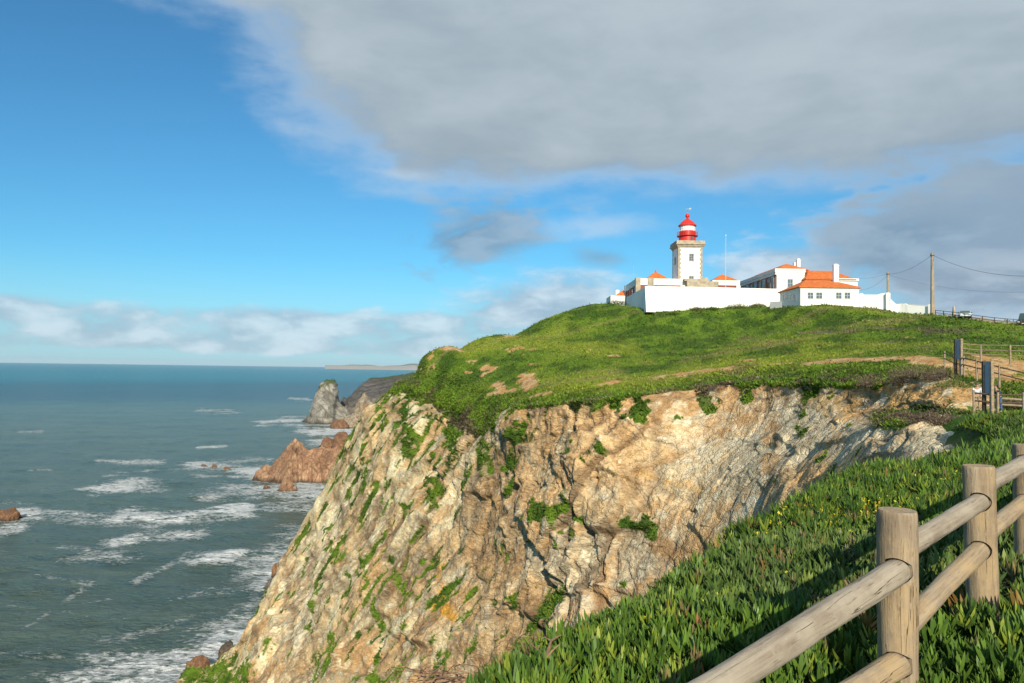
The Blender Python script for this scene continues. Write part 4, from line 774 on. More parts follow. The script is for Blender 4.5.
wall_run('lower_wall', rw, [(888, 304.8, 158, 8), (899, 304.2, 157, 8), (900.5, 303.6, 156.8, 8), (905, 303.5, 156, 8), (907, 304.8, 155.6, 8), (929, 306.6, 152, 8)], .5, WHITE)
wall_run('back_wall', rw, [(896, 303.2, 168, 8), (930, 305.4, 164, 8)], .4, GREYP); wall_run('end_pillar', rw, [(928, 304.0, 151.6, 8), (930.4, 304.2, 151.2, 8)], .9, WHITE)

# ------------------------------------------------------------------ masts, poles, cables, marker, cars
fl = thing('flagpole', 'tall thin white flagpole rising behind the long white wall', 'flagpole', P(725.6, 296, 192)); h_ = P(725.6, 236, 192)[2]-fl.location.z
MB().tube((0, 0, -1), (0, 0, h_), .10, .055, 10).build('mast', plain('mast_paint', (.55, .56, .56)), fl); MB().lathe([(.05, h_), (.16, h_+.12), (.12, h_+.3), (.02, h_+.36)], 12).build('finial', WHITE2, fl)
an = thing('aerial', 'very thin pale aerial above the low wing left of the tower', 'antenna', P(633.5, 290, 206)); h_ = P(633.5, 264.5, 206)[2]-an.location.z
MB().tube((0, 0, -2), (0, 0, h_), .05, .03, 8).build('rod', GREYP, an); m_ = MB(); m_.tube((-.25, 0, h_*.82), (.25, 0, h_*.82), .02, n=6); m_.build('crossbar', GREYP, an)
def pole(X, yt, yb, d, rb, rt, label, arms=True):
    b = P(X, yb, d); h_ = P(X, yt, d)[2]-b[2]; r_ = thing('utility_pole', label, 'pole', b, 0, 'poles carrying the cables')
    m = MB(); q = [(-rb, -rb*.7, -1.5), (rb, -rb*.7, -1.5), (rb, rb*.7, -1.5), (-rb, rb*.7, -1.5), (-rt, -rt*.7, h_), (rt, -rt*.7, h_), (rt, rt*.7, h_), (-rt, rt*.7, h_)]; m.hexa(q); m.build('shaft', CONC, r_, bevel=.02)
    m = MB(); m.box(-rt*1.6, rt*1.6, -rt*1.1, rt*1.1, h_-.55, h_-.42); m.tube((-rt*1.5, 0, h_-.42), (-rt*1.5, 0, h_-.15), .05, n=8); m.tube((rt*1.5, 0, h_-.42), (rt*1.5, 0, h_-.15), .05, n=8); m.build('bracket', DARK, r_); return r_
pole(932.6, 253, 315.5, 135, .34, .19, 'tall tapering concrete utility pole at the right end of the white walls'); pole(888, 272.4, 300, 178, .26, .19, 'shorter utility pole standing behind the white yard wall')
def cable(name, label, pts, r, th=True, n=26):
    w3 = [P(*p) for p in pts]; seg_ = []; 
    for a, b, s_ in zip(w3[:-1], w3[1:], [p for p in SAG[name]]):
        for i in range(n): t_ = i/n; q = a*(1-t_)+b*t_; seg_.append(q-C3(0, 0, 4*s_*t_*(1-t_)))
    seg_.append(w3[-1]); o = seg_[0].copy(); m = MB(); m.path([tuple(p-o) for p in seg_], [r]*len(seg_), 5); ob = m.build('power_cable', BLACK); ob.location = o; link_tag(ob, label, 'cable', 'cables between the poles')
SAG = {'a': [.9], 'b': [2.2], 'c': [1.0], 'd': [2.6]}
cable('a', 'cable sagging from the tall pole to the shorter pole', [(931.3, 255.5, 135), (888, 274, 178)], .028); cable('b', 'heavy cable sagging from the tall pole out past the right border', [(933.6, 255.5, 135), (1100, 268, 90)], .032)
cable('c', 'thin cable running left from the shorter pole towards the roofs', [(888, 274.5, 178), (859, 290, 190)], .022); cable('d', 'faint thin cable passing right, below the heavy one', [(889, 275, 178), (1120, 284, 120)], .016)
cable('a', 'upper cable running left from the shorter pole over the front house', [(888, 273.5, 178), (845, 276, 200)], .022)
mk_ = thing('stone_marker', 'slim pale stone marker post at the road edge beside the parked car', 'marker', on_land(954.4, 129)); MB().add([(-.26,-.26,-.6),(.26,-.26,-.6),(.26,.26,-.6),(-.26,.26,-.6),(-.13,-.13,1.95),(.13,-.13,1.95),(.13,.13,1.95),(-.13,.13,1.95),(0,0,2.2)], [(3,2,1,0),(0,1,5,4),(1,2,6,5),(2,3,7,6),(3,0,4,7),(4,5,8),(5,6,8),(6,7,8),(7,4,8)]).build('shaft', STONE, mk_); MB().box(-.36, .36, -.36, .36, -.6, .12).build('foot', STONE, mk_)
def car(name, label, loc, rz, paint, L=4.3, W=1.8, Hh=1.6, van=False):
    r_ = thing(name, label, 'car' if not van else 'van', loc, rz)      # front looks towards -y
    if van: prof = [(-L/2, .35), (-L/2, .95), (-L/2+.75, 1.15), (-L/2+1.35, Hh-.06), (-L/2+1.7, Hh), (L/2-.12, Hh), (L/2, Hh-.35), (L/2, .35)]
    else: prof = [(-L/2, .32), (-L/2+.02, .72), (-L/2+.95, .93), (-L/2+1.65, Hh-.04), (-L/2+2.1, Hh), (L/2-.75, Hh-.06), (L/2-.15, 1.0), (L/2, .9), (L/2, .32)]
    m = MB(); n = len(prof); tw = [1 if z_ < 1.0 else (.90 if z_ > Hh*.85 else .97) for _, z_ in prof]
    vs_ = [(-W/2*k, a, b) for (a, b), k in zip(prof, tw)]+[(W/2*k, a, b) for (a, b), k in zip(prof, tw)]; m.add(vs_, [(i, (i+1) % n, n+(i+1) % n, n+i) for i in range(n)]+[tuple(range(n-1, -1, -1)), tuple(range(n, 2*n))]); m.build('body', paint, r_, True, bevel=.05)
    i0, i1 = (2, 3); a, b = prof[i0], prof[i1]; nrm = Vector((0, -(b[1]-a[1]), b[0]-a[0])).normalized(); nrm = -nrm if nrm.y > 0 else nrm; m = MB()
    def band(m, a, b, t0, t1, w0, w1, off): pa_ = [Vector((0, a[0]+(b[0]-a[0])*t_, a[1]+(b[1]-a[1])*t_)) for t_ in (t0, t1)]; q = [];
    t0, t1 = .08, .93; pA = Vector((0, a[0]+(b[0]-a[0])*t0, a[1]+(b[1]-a[1])*t0)); pB = Vector((0, a[0]+(b[0]-a[0])*t1, a[1]+(b[1]-a[1])*t1)); o1, o2 = nrm*.02, -nrm*.1; wA, wB = W/2*.88, W/2*.80
    m.hexa([pA+o2+Vector((-wA,0,0)), pA+o2+Vector((wA,0,0)), pB+o2+Vector((wB,0,0)), pB+o2+Vector((-wB,0,0)), pA+o1+Vector((-wA,0,0)), pA+o1+Vector((wA,0,0)), pB+o1+Vector((wB,0,0)), pB+o1+Vector((-wB,0,0))]); m.build('windscreen', CARGL, r_)
    for s_ in (-1, 1):
        m = MB(); ys = (-L/2+1.55, -.05, L/2-.75) if not van else (-L/2+1.45, .1, L/2-.3); 
        for y0_, y1_ in ((ys[0]+.2, ys[1]-.05), (ys[1]+.05, ys[2]-.1)): x_ = s_*(W/2*.975); xt = s_*(W/2*.915); m.hexa([(x_-s_*.1, y0_, 1.02), (x_-s_*.1, y1_, 1.02), (xt-s_*.1, y1_-.05, Hh-.2), (xt-s_*.1, y0_+.25, Hh-.2), (x_+s_*.012, y0_, 1.02), (x_+s_*.012, y1_, 1.02), (xt+s_*.022, y1_-.05, Hh-.2), (xt+s_*.022, y0_+.25, Hh-.2)])
        m.build('side_window', CARGL, r_); MB().box(*sorted((s_*W*.27, s_*W*.44)), -L/2-.03, -L/2+.12, .62, .80).build('headlight', LAMPG, r_, bevel=.02)
        for y_ in (-L/2+.8, L/2-.8):
            wo = MB().tube((s_*(W/2-.2), y_, .33), (s_*(W/2+.015), y_, .33), .33, n=24).build('wheel', RUBBER, r_, True, bevel=.02); MB().tube((s_*(W/2-.05), y_, .33), (s_*(W/2+.025), y_, .33), .2, n=16).build('rim', GREYP, wo, True)
        MB().box(*sorted((s_*(W/2+.0), s_*(W/2+.2))), -L/2+1.35, -L/2+1.5, 1.0, 1.15).build('mirror', DARK, r_, bevel=.03)
    m = MB(); m.box(-W*.42, W*.42, -L/2-.06, -L/2+.2, .34, .55); m.build('bumper', DARK if van else paint, r_, bevel=.04); MB().box(-.26, .26, -L/2-.075, -L/2-.055, .4, .51).build('number_plate', WHITE2, r_); MB().box(-W*.22, W*.22, -L/2-.012, -L/2+.1, .64, .78).build('grille', DARK, r_, bevel=.01)
    MB().box(-W/2*.8, W/2*.8, -L/2+.35, L/2-.35, .2, .42).build('underbody', DARK, r_)
    return r_
# road on the hilltop, following the land
RD = [(925, 141), (940, 136.5), (955, 132), (970, 128.5), (985, 125), (1003, 121.5), (1024, 119), (1060, 116), (1110, 113)]
fine_ = [tuple(np.array(a)*(1-t_)+np.array(b)*t_) for a, b in zip(RD[:-1], RD[1:]) for t_ in (0, .25, .5, .75)]+[RD[-1]]
L_ = [on_land(X, d) for X, d in fine_]; vs_ = []
for i, p in enumerate(L_):
    a = L_[min(i+1, len(L_)-1)]-L_[max(0, i-1)]; a = a[:2]/np.linalg.norm(a[:2]); nrm = C3(-a[1], a[0], 0); nrm = nrm if nrm[1] > 0 else -nrm
    zc = max(land_z(*(p+nrm*k)[:2]) for k in (-.5, 2, 4, 6))+.10
    for k, h_ in ((-1.0, -.5), (-.6, -.02), (0, 0), (.4, .0), (.42, .02), (5.6, .02), (6.4, -.1), (7.2, -.8)): q = p+nrm*k; q[2] = zc+h_; vs_.append(q)
rd = MB().add(vs_, [(i*8+k, (i+1)*8+k, (i+1)*8+k+1, i*8+k+1) for i in range(len(L_)-1) for k in range(7)]).build('road', plain('worn_asphalt', (.36, .30, .22), .95, .25, .6, spec=.1)); link_tag(rd, kind='structure')

CARGL = plain('car_glass', (.06, .10, .09), .06, .1, 2, spec=.9); LAMPG = plain('lamp_glass', (.75, .77, .78), .12, .05, 4, spec=.8); SILV = plain('silver_paint', (.52, .58, .57), .28, .04, 2, metal=.25, spec=.6); DKP = plain('dark_car_paint', (.035, .045, .05), .22, .05, 2, spec=.7)
car('parked_car', 'small pale silver car facing the camera, parked on the hilltop road by the marker', on_land(965, 126.5), math.radians(-26), SILV, 4.1, 1.75, 1.45)
car('parked_van', 'dark van cut by the right border of the view, on the hilltop road', on_land(1029, 119), math.radians(-50), DKP, 4.9, 2.0, 2.25, True)

# ------------------------------------------------------------------ fences
def fence(name, label, posts, ph, rails, pr, rr_, mp, mr, group='wooden fences on the cliff top', rail_from=None):
    """posts: world ground points; rails: heights above ground"""
    o = np.array(posts[0]); r_ = thing(name, label, 'fence', o, 0, group)
    for p in posts:
        q = np.array(p)-o; j = rng.uniform(-.02, .02, 2); MB().tube((q[0], q[1], q[2]-.5), (q[0]+j[0], q[1]+j[1], q[2]+ph), pr, pr*.93, 10).build('post', mp, r_, True)
    for h_ in rails:
        for a, b in zip(posts[:-1], posts[1:]): a_, b_ = np.array(a)-o, np.array(b)-o; MB().tube((a_[0], a_[1], a_[2]+h_), (b_[0], b_[1], b_[2]+h_+rng.uniform(-.02, .02)), rr_, rr_*.95, 8).build('rail', mr, r_, True)
    return r_
fence('wooden_fence', 'dark two rail fence in front of the nearer blue board, before the two people', [P(974, 409.5, 45), P(997.7, 412, 44), P(1024, 412.5, 43.5), P(1052, 413, 43), P(1085, 414, 42.5)], 1.2, (.55, 1.02), .075, .055, W_MID, W_DARK)
fence('wooden_fence', 'dark descending fence of close posts, beside the farther blue board', [P(944.6, 363.5, 66), P(953.9, 368.5, 60), P(959.6, 369.5, 58), P(964, 370.5, 56.5), P(976.8, 374, 54), P(999.3, 380.5, 52), P(1030, 388, 50), P(1065, 394, 48)], 1.12, (.45, .95), .075, .045, W_MID, W_DARK)
fence('wooden_fence', 'pale three rail fence running right across the bare earth', [P(962, 356.0, 66), P(981, 357.8, 65), P(1010.3, 358.6, 63), P(1042, 360, 61), P(1078, 362, 59)], 1.18, (.28, .68, 1.12), .085, .05, W_MID, W_MID)
fence('wooden_fence', 'light wooden rails behind the nearer blue board, farther down the path', [P(1000, 409.5, 51), P(1023, 411, 50.5), P(1050, 412, 50)], 1.0, (.35, .78), .09, .08, W_MID, W_MID)
fence('road_fence', 'low dark rail fence following the edge of the hilltop road', [on_land(X, d) for X, d in ((936, 133.5), (944, 130.5), (953, 128), (962, 125.5), (972, 123), (983, 120.8), (995, 118.5), (1008, 116.8), (1022, 115.5), (1040, 114), (1065, 112))], 1.0, (.5, .95), .07, .05, W_DARK, W_DARK)

# near fence of thick round logs
def log(name, p0, p1, r, parent, mat, seed, seg_l=60, taper=.96, cutters=(), flat_top=True):
    p0, p1 = Vector(p0), Vector(p1); L = (p1-p0).length; n = 40; ring = []
    ts = np.concatenate([[0, .004, .012], np.linspace(.03, .97, seg_l), [.988, .996, 1]]); rr0 = np.concatenate([[.90, .96, .99], np.ones(seg_l), [.99, .965, .93]])
    th_ = np.linspace(0, 2*np.pi, n, endpoint=False); TT, HH = np.meshgrid(ts, th_, indexing='ij'); base_r = (r*(1+(taper-1)*TT))*rr0[:, None]
    pts = np.stack([np.cos(HH)*base_r, np.sin(HH)*base_r, TT*L], -1).reshape(-1, 3); s3 = pts*C3(1, 1, .12)
    dsp = fbm(s3, .035, 4, seed)*.0035 + fbm(pts*C3(1, 1, .5), .25, 2, seed+3)*.006 + fbm(pts*C3(1, 1, .3), .02, 3, seed+9)*.0012
    rad_ = np.stack([np.cos(HH), np.sin(HH), 0*HH], -1).reshape(-1, 3); pts = pts+rad_*dsp[:, None]
    bend = fbm(np.stack([0*TT.ravel(), 0*TT.ravel(), TT.ravel()*L], 1)+seed, .9, 2, seed+5)*.008; pts[:, 0] += bend
    bm = bmesh.new(); vs_ = [bm.verts.new(p) for p in pts]; m_n = len(ts)
    for i in range(m_n-1):
        for j in range(n): bm.faces.new((vs_[i*n+j], vs_[i*n+(j+1) % n], vs_[(i+1)*n+(j+1) % n], vs_[(i+1)*n+j]))
    for i, fl_ in ((0, True), (m_n-1, False)):
        c_ = bm.verts.new((0, 0, 0 if i == 0 else L*1.0015)); 
        for j in range(n): a, b = vs_[i*n+j], vs_[i*n+(j+1) % n]; bm.faces.new((b, a, c_) if fl_ else (a, b, c_))
    me = bpy.data.meshes.new(name); bmesh.ops.recalc_face_normals(bm, faces=bm.faces); bm.to_mesh(me); bm.free(); me.materials.append(mat)
    o = bpy.data.objects.new(name, me); col.objects.link(o); o.parent = parent; o.location = p0; o.rotation_mode = 'QUATERNION'; o.rotation_quaternion = (p1-p0).to_track_quat('Z', 'Y')
    for a, b, rc in cutters:
        cm = MB().tube(a, b, rc, n=36).build('cutter', mat); cm.parent = parent; md = o.modifiers.new('hole', 'BOOLEAN'); md.operation = 'DIFFERENCE'; md.object = cm; md.solver = 'EXACT'
        bpy.context.view_layer.update(); ev = o.evaluated_get(bpy.context.evaluated_depsgraph_get()); nm = bpy.data.meshes.new_from_object(ev)
        if len(nm.polygons) > 100: o.data = nm
        o.modifiers.clear(); bpy.data.objects.remove(cm)
    o.data.shade_smooth(); o.data.set_sharp_from_angle(angle=math.radians(35)); return o
NP = [(.02, 1.83), (1.62, 3.07), (2.505, 3.9), (3.34, 4.75), (4.2, 5.55), (5.05, 6.4), (5.95, 7.2)]
topz = [-.84, -.567, -.48, -.445, -.42, -.40, -.37]
nf = thing('log_fence', 'near fence of thick weathered round logs with rails let into its posts', 'fence', (NP[1][0], NP[1][1], H-1.5)); O3 = Vector(nf.location)
def W3(x, y, z_): return Vector((x, y, H+z_))-O3
rails = [  # end a, end b, radius, grey?
 ((.02, 1.83, -1.10), (1.60, 3.03, -.805), .053, 1), ((.02, 1.83, -1.30), (1.60, 3.03, -1.185), .053, 0),
 ((1.66, 3.13, -.75), (2.47, 3.86, -.665), .049, 1), ((1.66, 3.13, -1.075), (2.47, 3.86, -.915), .049, 0),
 ((2.55, 3.96, -.60), (3.31, 4.72, -.555), .047, 1), ((2.55, 3.96, -.86), (3.31, 4.72, -.805), .047, 0),
 ((3.38, 4.80, -.52), (4.2, 5.55, -.50), .047, 1), ((3.38, 4.80, -.80), (4.2, 5.55, -.78), .047, 0),
 ((4.2, 5.55, -.50), (5.05, 6.4, -.47), .047, 1), ((4.2, 5.55, -.78), (5.05, 6.4, -.75), .047, 0), ((5.05, 6.4, -.47), (5.95, 7.2, -.44), .047, 1), ((5.05, 6.4, -.75), (5.95, 7.2, -.72), .047, 0)]
for i, ((x, y), zt_) in enumerate(zip(NP, topz)):
    cuts = []
    for a, b, r_, _ in rails:
        for e_, f_ in ((a, b), (b, a)):
            if math.hypot(e_[0]-x, e_[1]-y) < .12 and i in (1, 2, 3): A_, B_ = W3(*e_), W3(*f_); dv = (B_-A_).normalized(); up_ = Vector((0, 0, .003)); cuts.append((A_-dv*.012+up_, A_+dv*.25+up_, r_*1.035+.001))
    lean = (0.0, 0.0) if i != 2 else (-.018, 0)
    log('post', W3(x-lean[0], y, -1.75), W3(x+lean[0], y, zt_), .0805 if i < 2 else .078, nf, W_TAN, 900+i*31, 70, .97, cuts)
for k, (a, b, r_, g_) in enumerate(rails): log('rail', W3(*a), W3(*b), r_, nf, W_GREY if g_ else W_TAN, 1300+k*17, 60, .97)

# ------------------------------------------------------------------ information boards and the two people by them
def board(label, X, yb, d, hgt, rz, wid):
    r_ = thing('information_board', label, 'board', P(X, yb, d), rz, 'blue boards between wooden posts')
    for s_, m in ((-1, W_DARK), (1, W_MID)): MB().add([(s_*wid/2-.09, -.09, -.5), (s_*wid/2+.09, -.09, -.5), (s_*wid/2+.09, .09, -.5), (s_*wid/2-.09, .09, -.5), (s_*wid/2-.09, -.09, hgt), (s_*wid/2+.09, -.09, hgt), (s_*wid/2+.09, .09, hgt+.05), (s_*wid/2-.09, .09, hgt+.05)], [(3,2,1,0),(4,5,6,7),(0,1,5,4),(1,2,6,5),(2,3,7,6),(3,0,4,7)]).build('post', m, r_, bevel=.01)
    MB().box(-wid/2+.092, wid/2-.092, -.03, .03, hgt*.32, hgt-.05).build('panel', BLUEB, r_); MB().box(-wid/2+.092, wid/2-.092, -.045, .045, hgt-.048, hgt+.01).build('top_rail', GREYP, r_)
board('nearer and taller blue board between wooden posts, in front of the people', 988.0, 411.5, 44.5, 3.05, math.radians(-84), .62)
board('farther blue board between wooden posts, beside the bare earth path', 958.5, 369, 57.5, 2.35, math.radians(-82), .58)
SKIN = plain('skin', (.48, .27, .18), .6, .08, 8)
def skin_mesh(name, nodes, edges, mat, parent, lvl=2):
    me = bpy.data.meshes.new(name); me.from_pydata([n[0] for n in nodes], edges, []); o = bpy.data.objects.new(name, me); col.objects.link(o); o.parent = parent; me.materials.append(mat)
    md = o.modifiers.new('skin', 'SKIN'); 
    for i, n in enumerate(nodes): me.skin_vertices[0].data[i].radius = (n[1], n[1] if len(n) < 3 else n[2])
    me.skin_vertices[0].data[0].use_root = True; md.use_smooth_shade = True; sb = o.modifiers.new('sub', 'SUBSURF'); sb.levels = lvl; sb.render_levels = lvl; return o
def person(label, loc, rz, top, legs, hairc, lean=0.0, arm=0.3, hat=False):
    r_ = thing('person', label, 'person', loc, rz, None); ly = -lean
    def sp(h): return ly*max(0, (h-.95))/.6
    body = [((0, 0, .98), .13, .10), ((0, sp(1.2), 1.2), .12, .09), ((0, sp(1.42), 1.42), .13, .09), ((0, sp(1.52), 1.52), .05), ((0, sp(1.6)-.01, 1.60), .085, .095), ((0, sp(1.72)-.01, 1.70), .075, .085),
            ((-.09, 0, .92), .085), ((-.10, -.02, .50), .055), ((-.10, .03, .10), .04), ((-.10, -.12, .04), .035), ((.09, 0, .92), .085), ((.11, .04, .50), .055), ((.11, .08, .10), .04), ((.11, -.07, .04), .035),
            ((-.19, sp(1.42), 1.42), .055), ((-.25, sp(1.42)-.05, 1.15), .04), ((-.22, sp(1.42)-.05-arm, 1.0+arm*.4), .03), ((-.21, sp(1.42)-.10-arm, .98+arm*.4), .028), ((.19, sp(1.42), 1.42), .055), ((.25, sp(1.42)-.02, 1.15), .04), ((.23, sp(1.42)-.1, .92), .03), ((.22, sp(1.42)-.12, .84), .028)]
    ed = [(0,1),(1,2),(2,3),(3,4),(4,5),(0,6),(6,7),(7,8),(8,9),(0,10),(10,11),(11,12),(12,13),(2,14),(14,15),(15,16),(16,17),(2,18),(18,19),(19,20),(20,21)]
    skin_mesh('body', body, ed, SKIN, r_)
    g = lambda i, k: (body[i][0], body[i][1]*k+.012) if len(body[i]) < 3 else (body[i][0], body[i][1]*k+.012, body[i][2]*k+.012)
    skin_mesh('jacket', [g(0, 1.05), g(1, 1.1), g(2, 1.08), g(14, 1.1), g(15, 1.2), ((body[16][0]), .043), g(18, 1.1), g(19, 1.2), (body[20][0], .043)], [(0,1),(1,2),(2,3),(3,4),(4,5),(2,6),(6,7),(7,8)], top, r_)
    skin_mesh('trousers', [g(0, 1.02), g(6, 1.05), g(7, 1.15), (body[8][0], .06), g(10, 1.05), g(11, 1.15), (body[12][0], .06)], [(0,1),(1,2),(2,3),(0,4),(4,5),(5,6)], legs, r_)
    hx, hy, hz_ = body[5][0]; m = MB(); m.lathe([(.03, -.02), (.10, .0), (.115, .04), (.10, .09), (.05, .125), (.01, .13)], 18); ho = m.build('hair', hairc, r_, True); ho.location = (hx, hy+.02, hz_-.03)
    for s_ in (-1, 1): MB().box(s_*.10-.045, s_*.10+.045, -.16, .10, .0, .075).build('shoe', DARK, r_, bevel=.02)
    return r_
CL_W = plain('white_cloth', (.72, .74, .78), .9, .08, 6); CL_N = plain('navy_cloth', (.03, .05, .13), .9, .15, 6); CL_B = plain('denim', (.07, .13, .27), .9, .15, 8); CL_T = plain('tan_cloth', (.38, .28, .18), .9, .15, 8); HAIR = plain('brown_hair', (.12, .07, .035), .7, .2, 20)
person('person in a white top standing left of the nearer blue board', P(977.2, 410.5, 47.5), math.radians(-30), CL_W, CL_T, HAIR, .05, .25)
person('person in navy jacket and blue jeans behind the nearer blue board', P(999.0, 412.5, 46.5), math.radians(-70), CL_N, CL_B, HAIR, .28, .35)

# ------------------------------------------------------------------ plants
def leaves3(base, dirv, up, L, Wd, curve, cols, name, mat, fine=True):
    """fleshy keeled leaves, three sided, curving up to a point"""
    n = len(base); side = np.cross(dirv, up); side /= np.linalg.norm(side, axis=1, keepdims=True); nor = np.cross(side, dirv)
    st = (0, .4, .75) if fine else (0, .55); wf = (.75, 1.0, .7) if fine else (.9, .8); V = []
    for t_, w_ in zip(st, wf):
        c_ = base + dirv*(L*t_)[:, None] + nor*(curve*L*t_*t_)[:, None]; hw = (Wd*w_*.5)[:, None]; V += [c_-side*hw+nor*hw*.5, c_+side*hw+nor*hw*.5, c_-nor*hw*.9]
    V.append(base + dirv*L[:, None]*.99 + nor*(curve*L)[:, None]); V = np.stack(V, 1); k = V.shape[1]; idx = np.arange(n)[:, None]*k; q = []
    for s_ in range(len(st)-1):
        for j in range(3): q.append([s_*3+j, s_*3+(j+1) % 3, (s_+1)*3+(j+1) % 3, (s_+1)*3+j])
    b_ = (len(st)-1)*3; tr3 = [[b_+j, b_+(j+1) % 3, k-1] for j in range(3)]
    Q_ = (idx[:, :, None]+np.array(q)[None]).reshape(-1, 4); T_ = (idx[:, :, None]+np.array(tr3)[None]).reshape(-1, 3)
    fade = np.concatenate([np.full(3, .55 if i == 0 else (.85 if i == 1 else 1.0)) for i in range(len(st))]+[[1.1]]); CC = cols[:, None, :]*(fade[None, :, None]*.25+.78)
    return V.reshape(-1, 3), Q_, T_, CC.reshape(-1, 3)
def rnd(a, b, n): return rng.uniform(a, b, n)
VV_, QQ, TT_, CCs = [], [], [], []; off_ = 0
def push(r_):
    global off_
    V, Q_, T_, C_ = r_; VV_.append(V); QQ.append(Q_+off_); TT_.append(T_+off_); CCs.append(C_); off_ += len(V)
def shoots(d0, d1, rho, nl, fine, Lr, scale=1.0):
    a0, a1 = math.radians(-16), math.radians(52); area = .5*(a1-a0)*(d1*d1-d0*d0); n = int(area*rho); a = rnd(a0, a1, n); d = np.sqrt(rnd(d0*d0, d1*d1, n)); x, y = d*np.sin(a), d*np.cos(a)
    s_ = edge_sd(x, y); k = (s_ < .75)*(rng.random(n) < np.clip(1.3-s_*.8, 0, 1)); x, y = x[k > 0], y[k > 0]; n = len(x); zz = near_h(x, y); ctr = np.stack([x, y, zz], 1)
    clump = fbm(ctr, .8, 3, 701); cl2 = fbm(ctr, 2.6, 3, 702); hgt_ = (.5+.5*sm(-.5, .5, clump+rnd(-.2, .2, n)))
    keep = (clump+rnd(-.35, .35, n)) > -.42; ctr, clump, cl2, hgt_ = ctr[keep], clump[keep], cl2[keep], hgt_[keep]; n = len(ctr)
    ax = np.stack([rnd(-.35, .35, n), rnd(-.35, .35, n), np.ones(n)], 1); ax /= np.linalg.norm(ax, axis=1, keepdims=True)
    g = lerp(C3(.040, .086, .013), C3(.105, .185, .023), rng.random(n)); g = lerp(g, C3(.21, .26, .03), (rng.random(n) < .13)*.8); g = lerp(g, C3(.11, .15, .05), sm(.1, .5, cl2)*.5); g = lerp(g, C3(.20, .13, .07), (rng.random(n) < .035)*.7); g = lerp(g, C3(.24, .08, .03), (rng.random(n) < .012)*.6)
    big_s = .7+.75*rng.random(n)**2
    for i in range(nl):
        lev = i/nl; az_ = i*2.4+rnd(0, 1.2, n); el_ = np.radians(8+62*lev)+rnd(-.35, .35, n); dv = np.stack([np.cos(az_)*np.cos(el_), np.sin(az_)*np.cos(el_), np.sin(el_)], 1)+ax*.25; dv /= np.linalg.norm(dv, axis=1, keepdims=True)
        L = rnd(*Lr, n)*.93*(1.10-.35*lev)*scale*(.75+.45*hgt_)*big_s; b_ = ctr+ax*((.01+.10*hgt_*lev+.06*hgt_)*scale)[:, None]+np.stack([rnd(-.02, .02, n), rnd(-.02, .02, n), 0*L], 1)
        push(leaves3(b_, dv, np.tile(C3(0.01, 0.02, 1), (n, 1)), L, L*rnd(.145, .215, n), rnd(.05, .3, n), g*rnd(.75, 1.2, n)[:, None], '', None, fine))
shoots(1.9, 4.6, 190, 12, True, (.075, .115)); shoots(4.6, 8.0, 135, 10, True, (.08, .12)); shoots(8, 13.5, 75, 8, False, (.10, .15), 1.05); shoots(13.5, 24, 32, 7, False, (.14, .22), 1.15); shoots(24, 46, 12, 6, False, (.22, .36), 1.3)
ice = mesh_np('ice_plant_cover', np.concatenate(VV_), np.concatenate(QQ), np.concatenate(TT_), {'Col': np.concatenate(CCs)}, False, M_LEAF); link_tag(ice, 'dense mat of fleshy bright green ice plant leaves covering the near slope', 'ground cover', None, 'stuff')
print('ice faces', len(ice.data.polygons))
# small yellow flowers among them
VF, TF, CF = [], [], []; nfl = 0
for (X0, y0, sx_, sy_, n) in ((800, 500, 60, 22, 480), (860, 470, 60, 14, 120), (720, 545, 35, 15, 60), (700, 600, 60, 35, 50), (930, 470, 30, 12, 60), (880, 520, 25, 15, 60)):
    for _ in range(n):
        X, y = rng.normal(X0, sx_*.7), rng.normal(y0, sy_*.7); r_ = P(X, y, 1.)-C3(0, 0, H); ds = np.linspace(2.5, 26, 120); hh = near_h(r_[0]*ds, r_[1]*ds)+.17; zz = H+r_[2]*ds; k = np.argmax(zz < hh)
        if k == 0: continue
        p = C3(0, 0, H)+r_*ds[k]
        if edge_sd(p[:1], p[1:2])[0] > .1: continue
        s_ = rng.uniform(.009, .016)*(1+ds[k]/25); a0 = rng.uniform(0, 6.28); tl = rng.normal(0, .4, 2); b = len(VF)
        VF.append(p); CF.append((.55, .33, .02))
        for j in range(10): rr_ = s_*(1.0 if j % 2 else .55); a = a0+j*math.pi/5; q = C3(math.cos(a)*rr_, math.sin(a)*rr_, 0); q[2] = q[0]*tl[0]+q[1]*tl[1]-.002+.3*rr_; VF.append(p+q); CF.append((.62, .56, .04))
        TF += [(b, b+1+j, b+1+(j+1) % 10) for j in range(10)]; VF.append(p-C3(0, 0, .10)); CF.append((.1, .16, .03)); TF.append((b, b+1, b+11))
fo = mesh_np('yellow_flowers', np.array(VF), None, np.array(TF), {'Col': np.array(CF)}, False, M_LEAF); link_tag(fo, 'sprinkle of tiny yellow flowers across the ice plants', 'flowers', None, 'stuff')
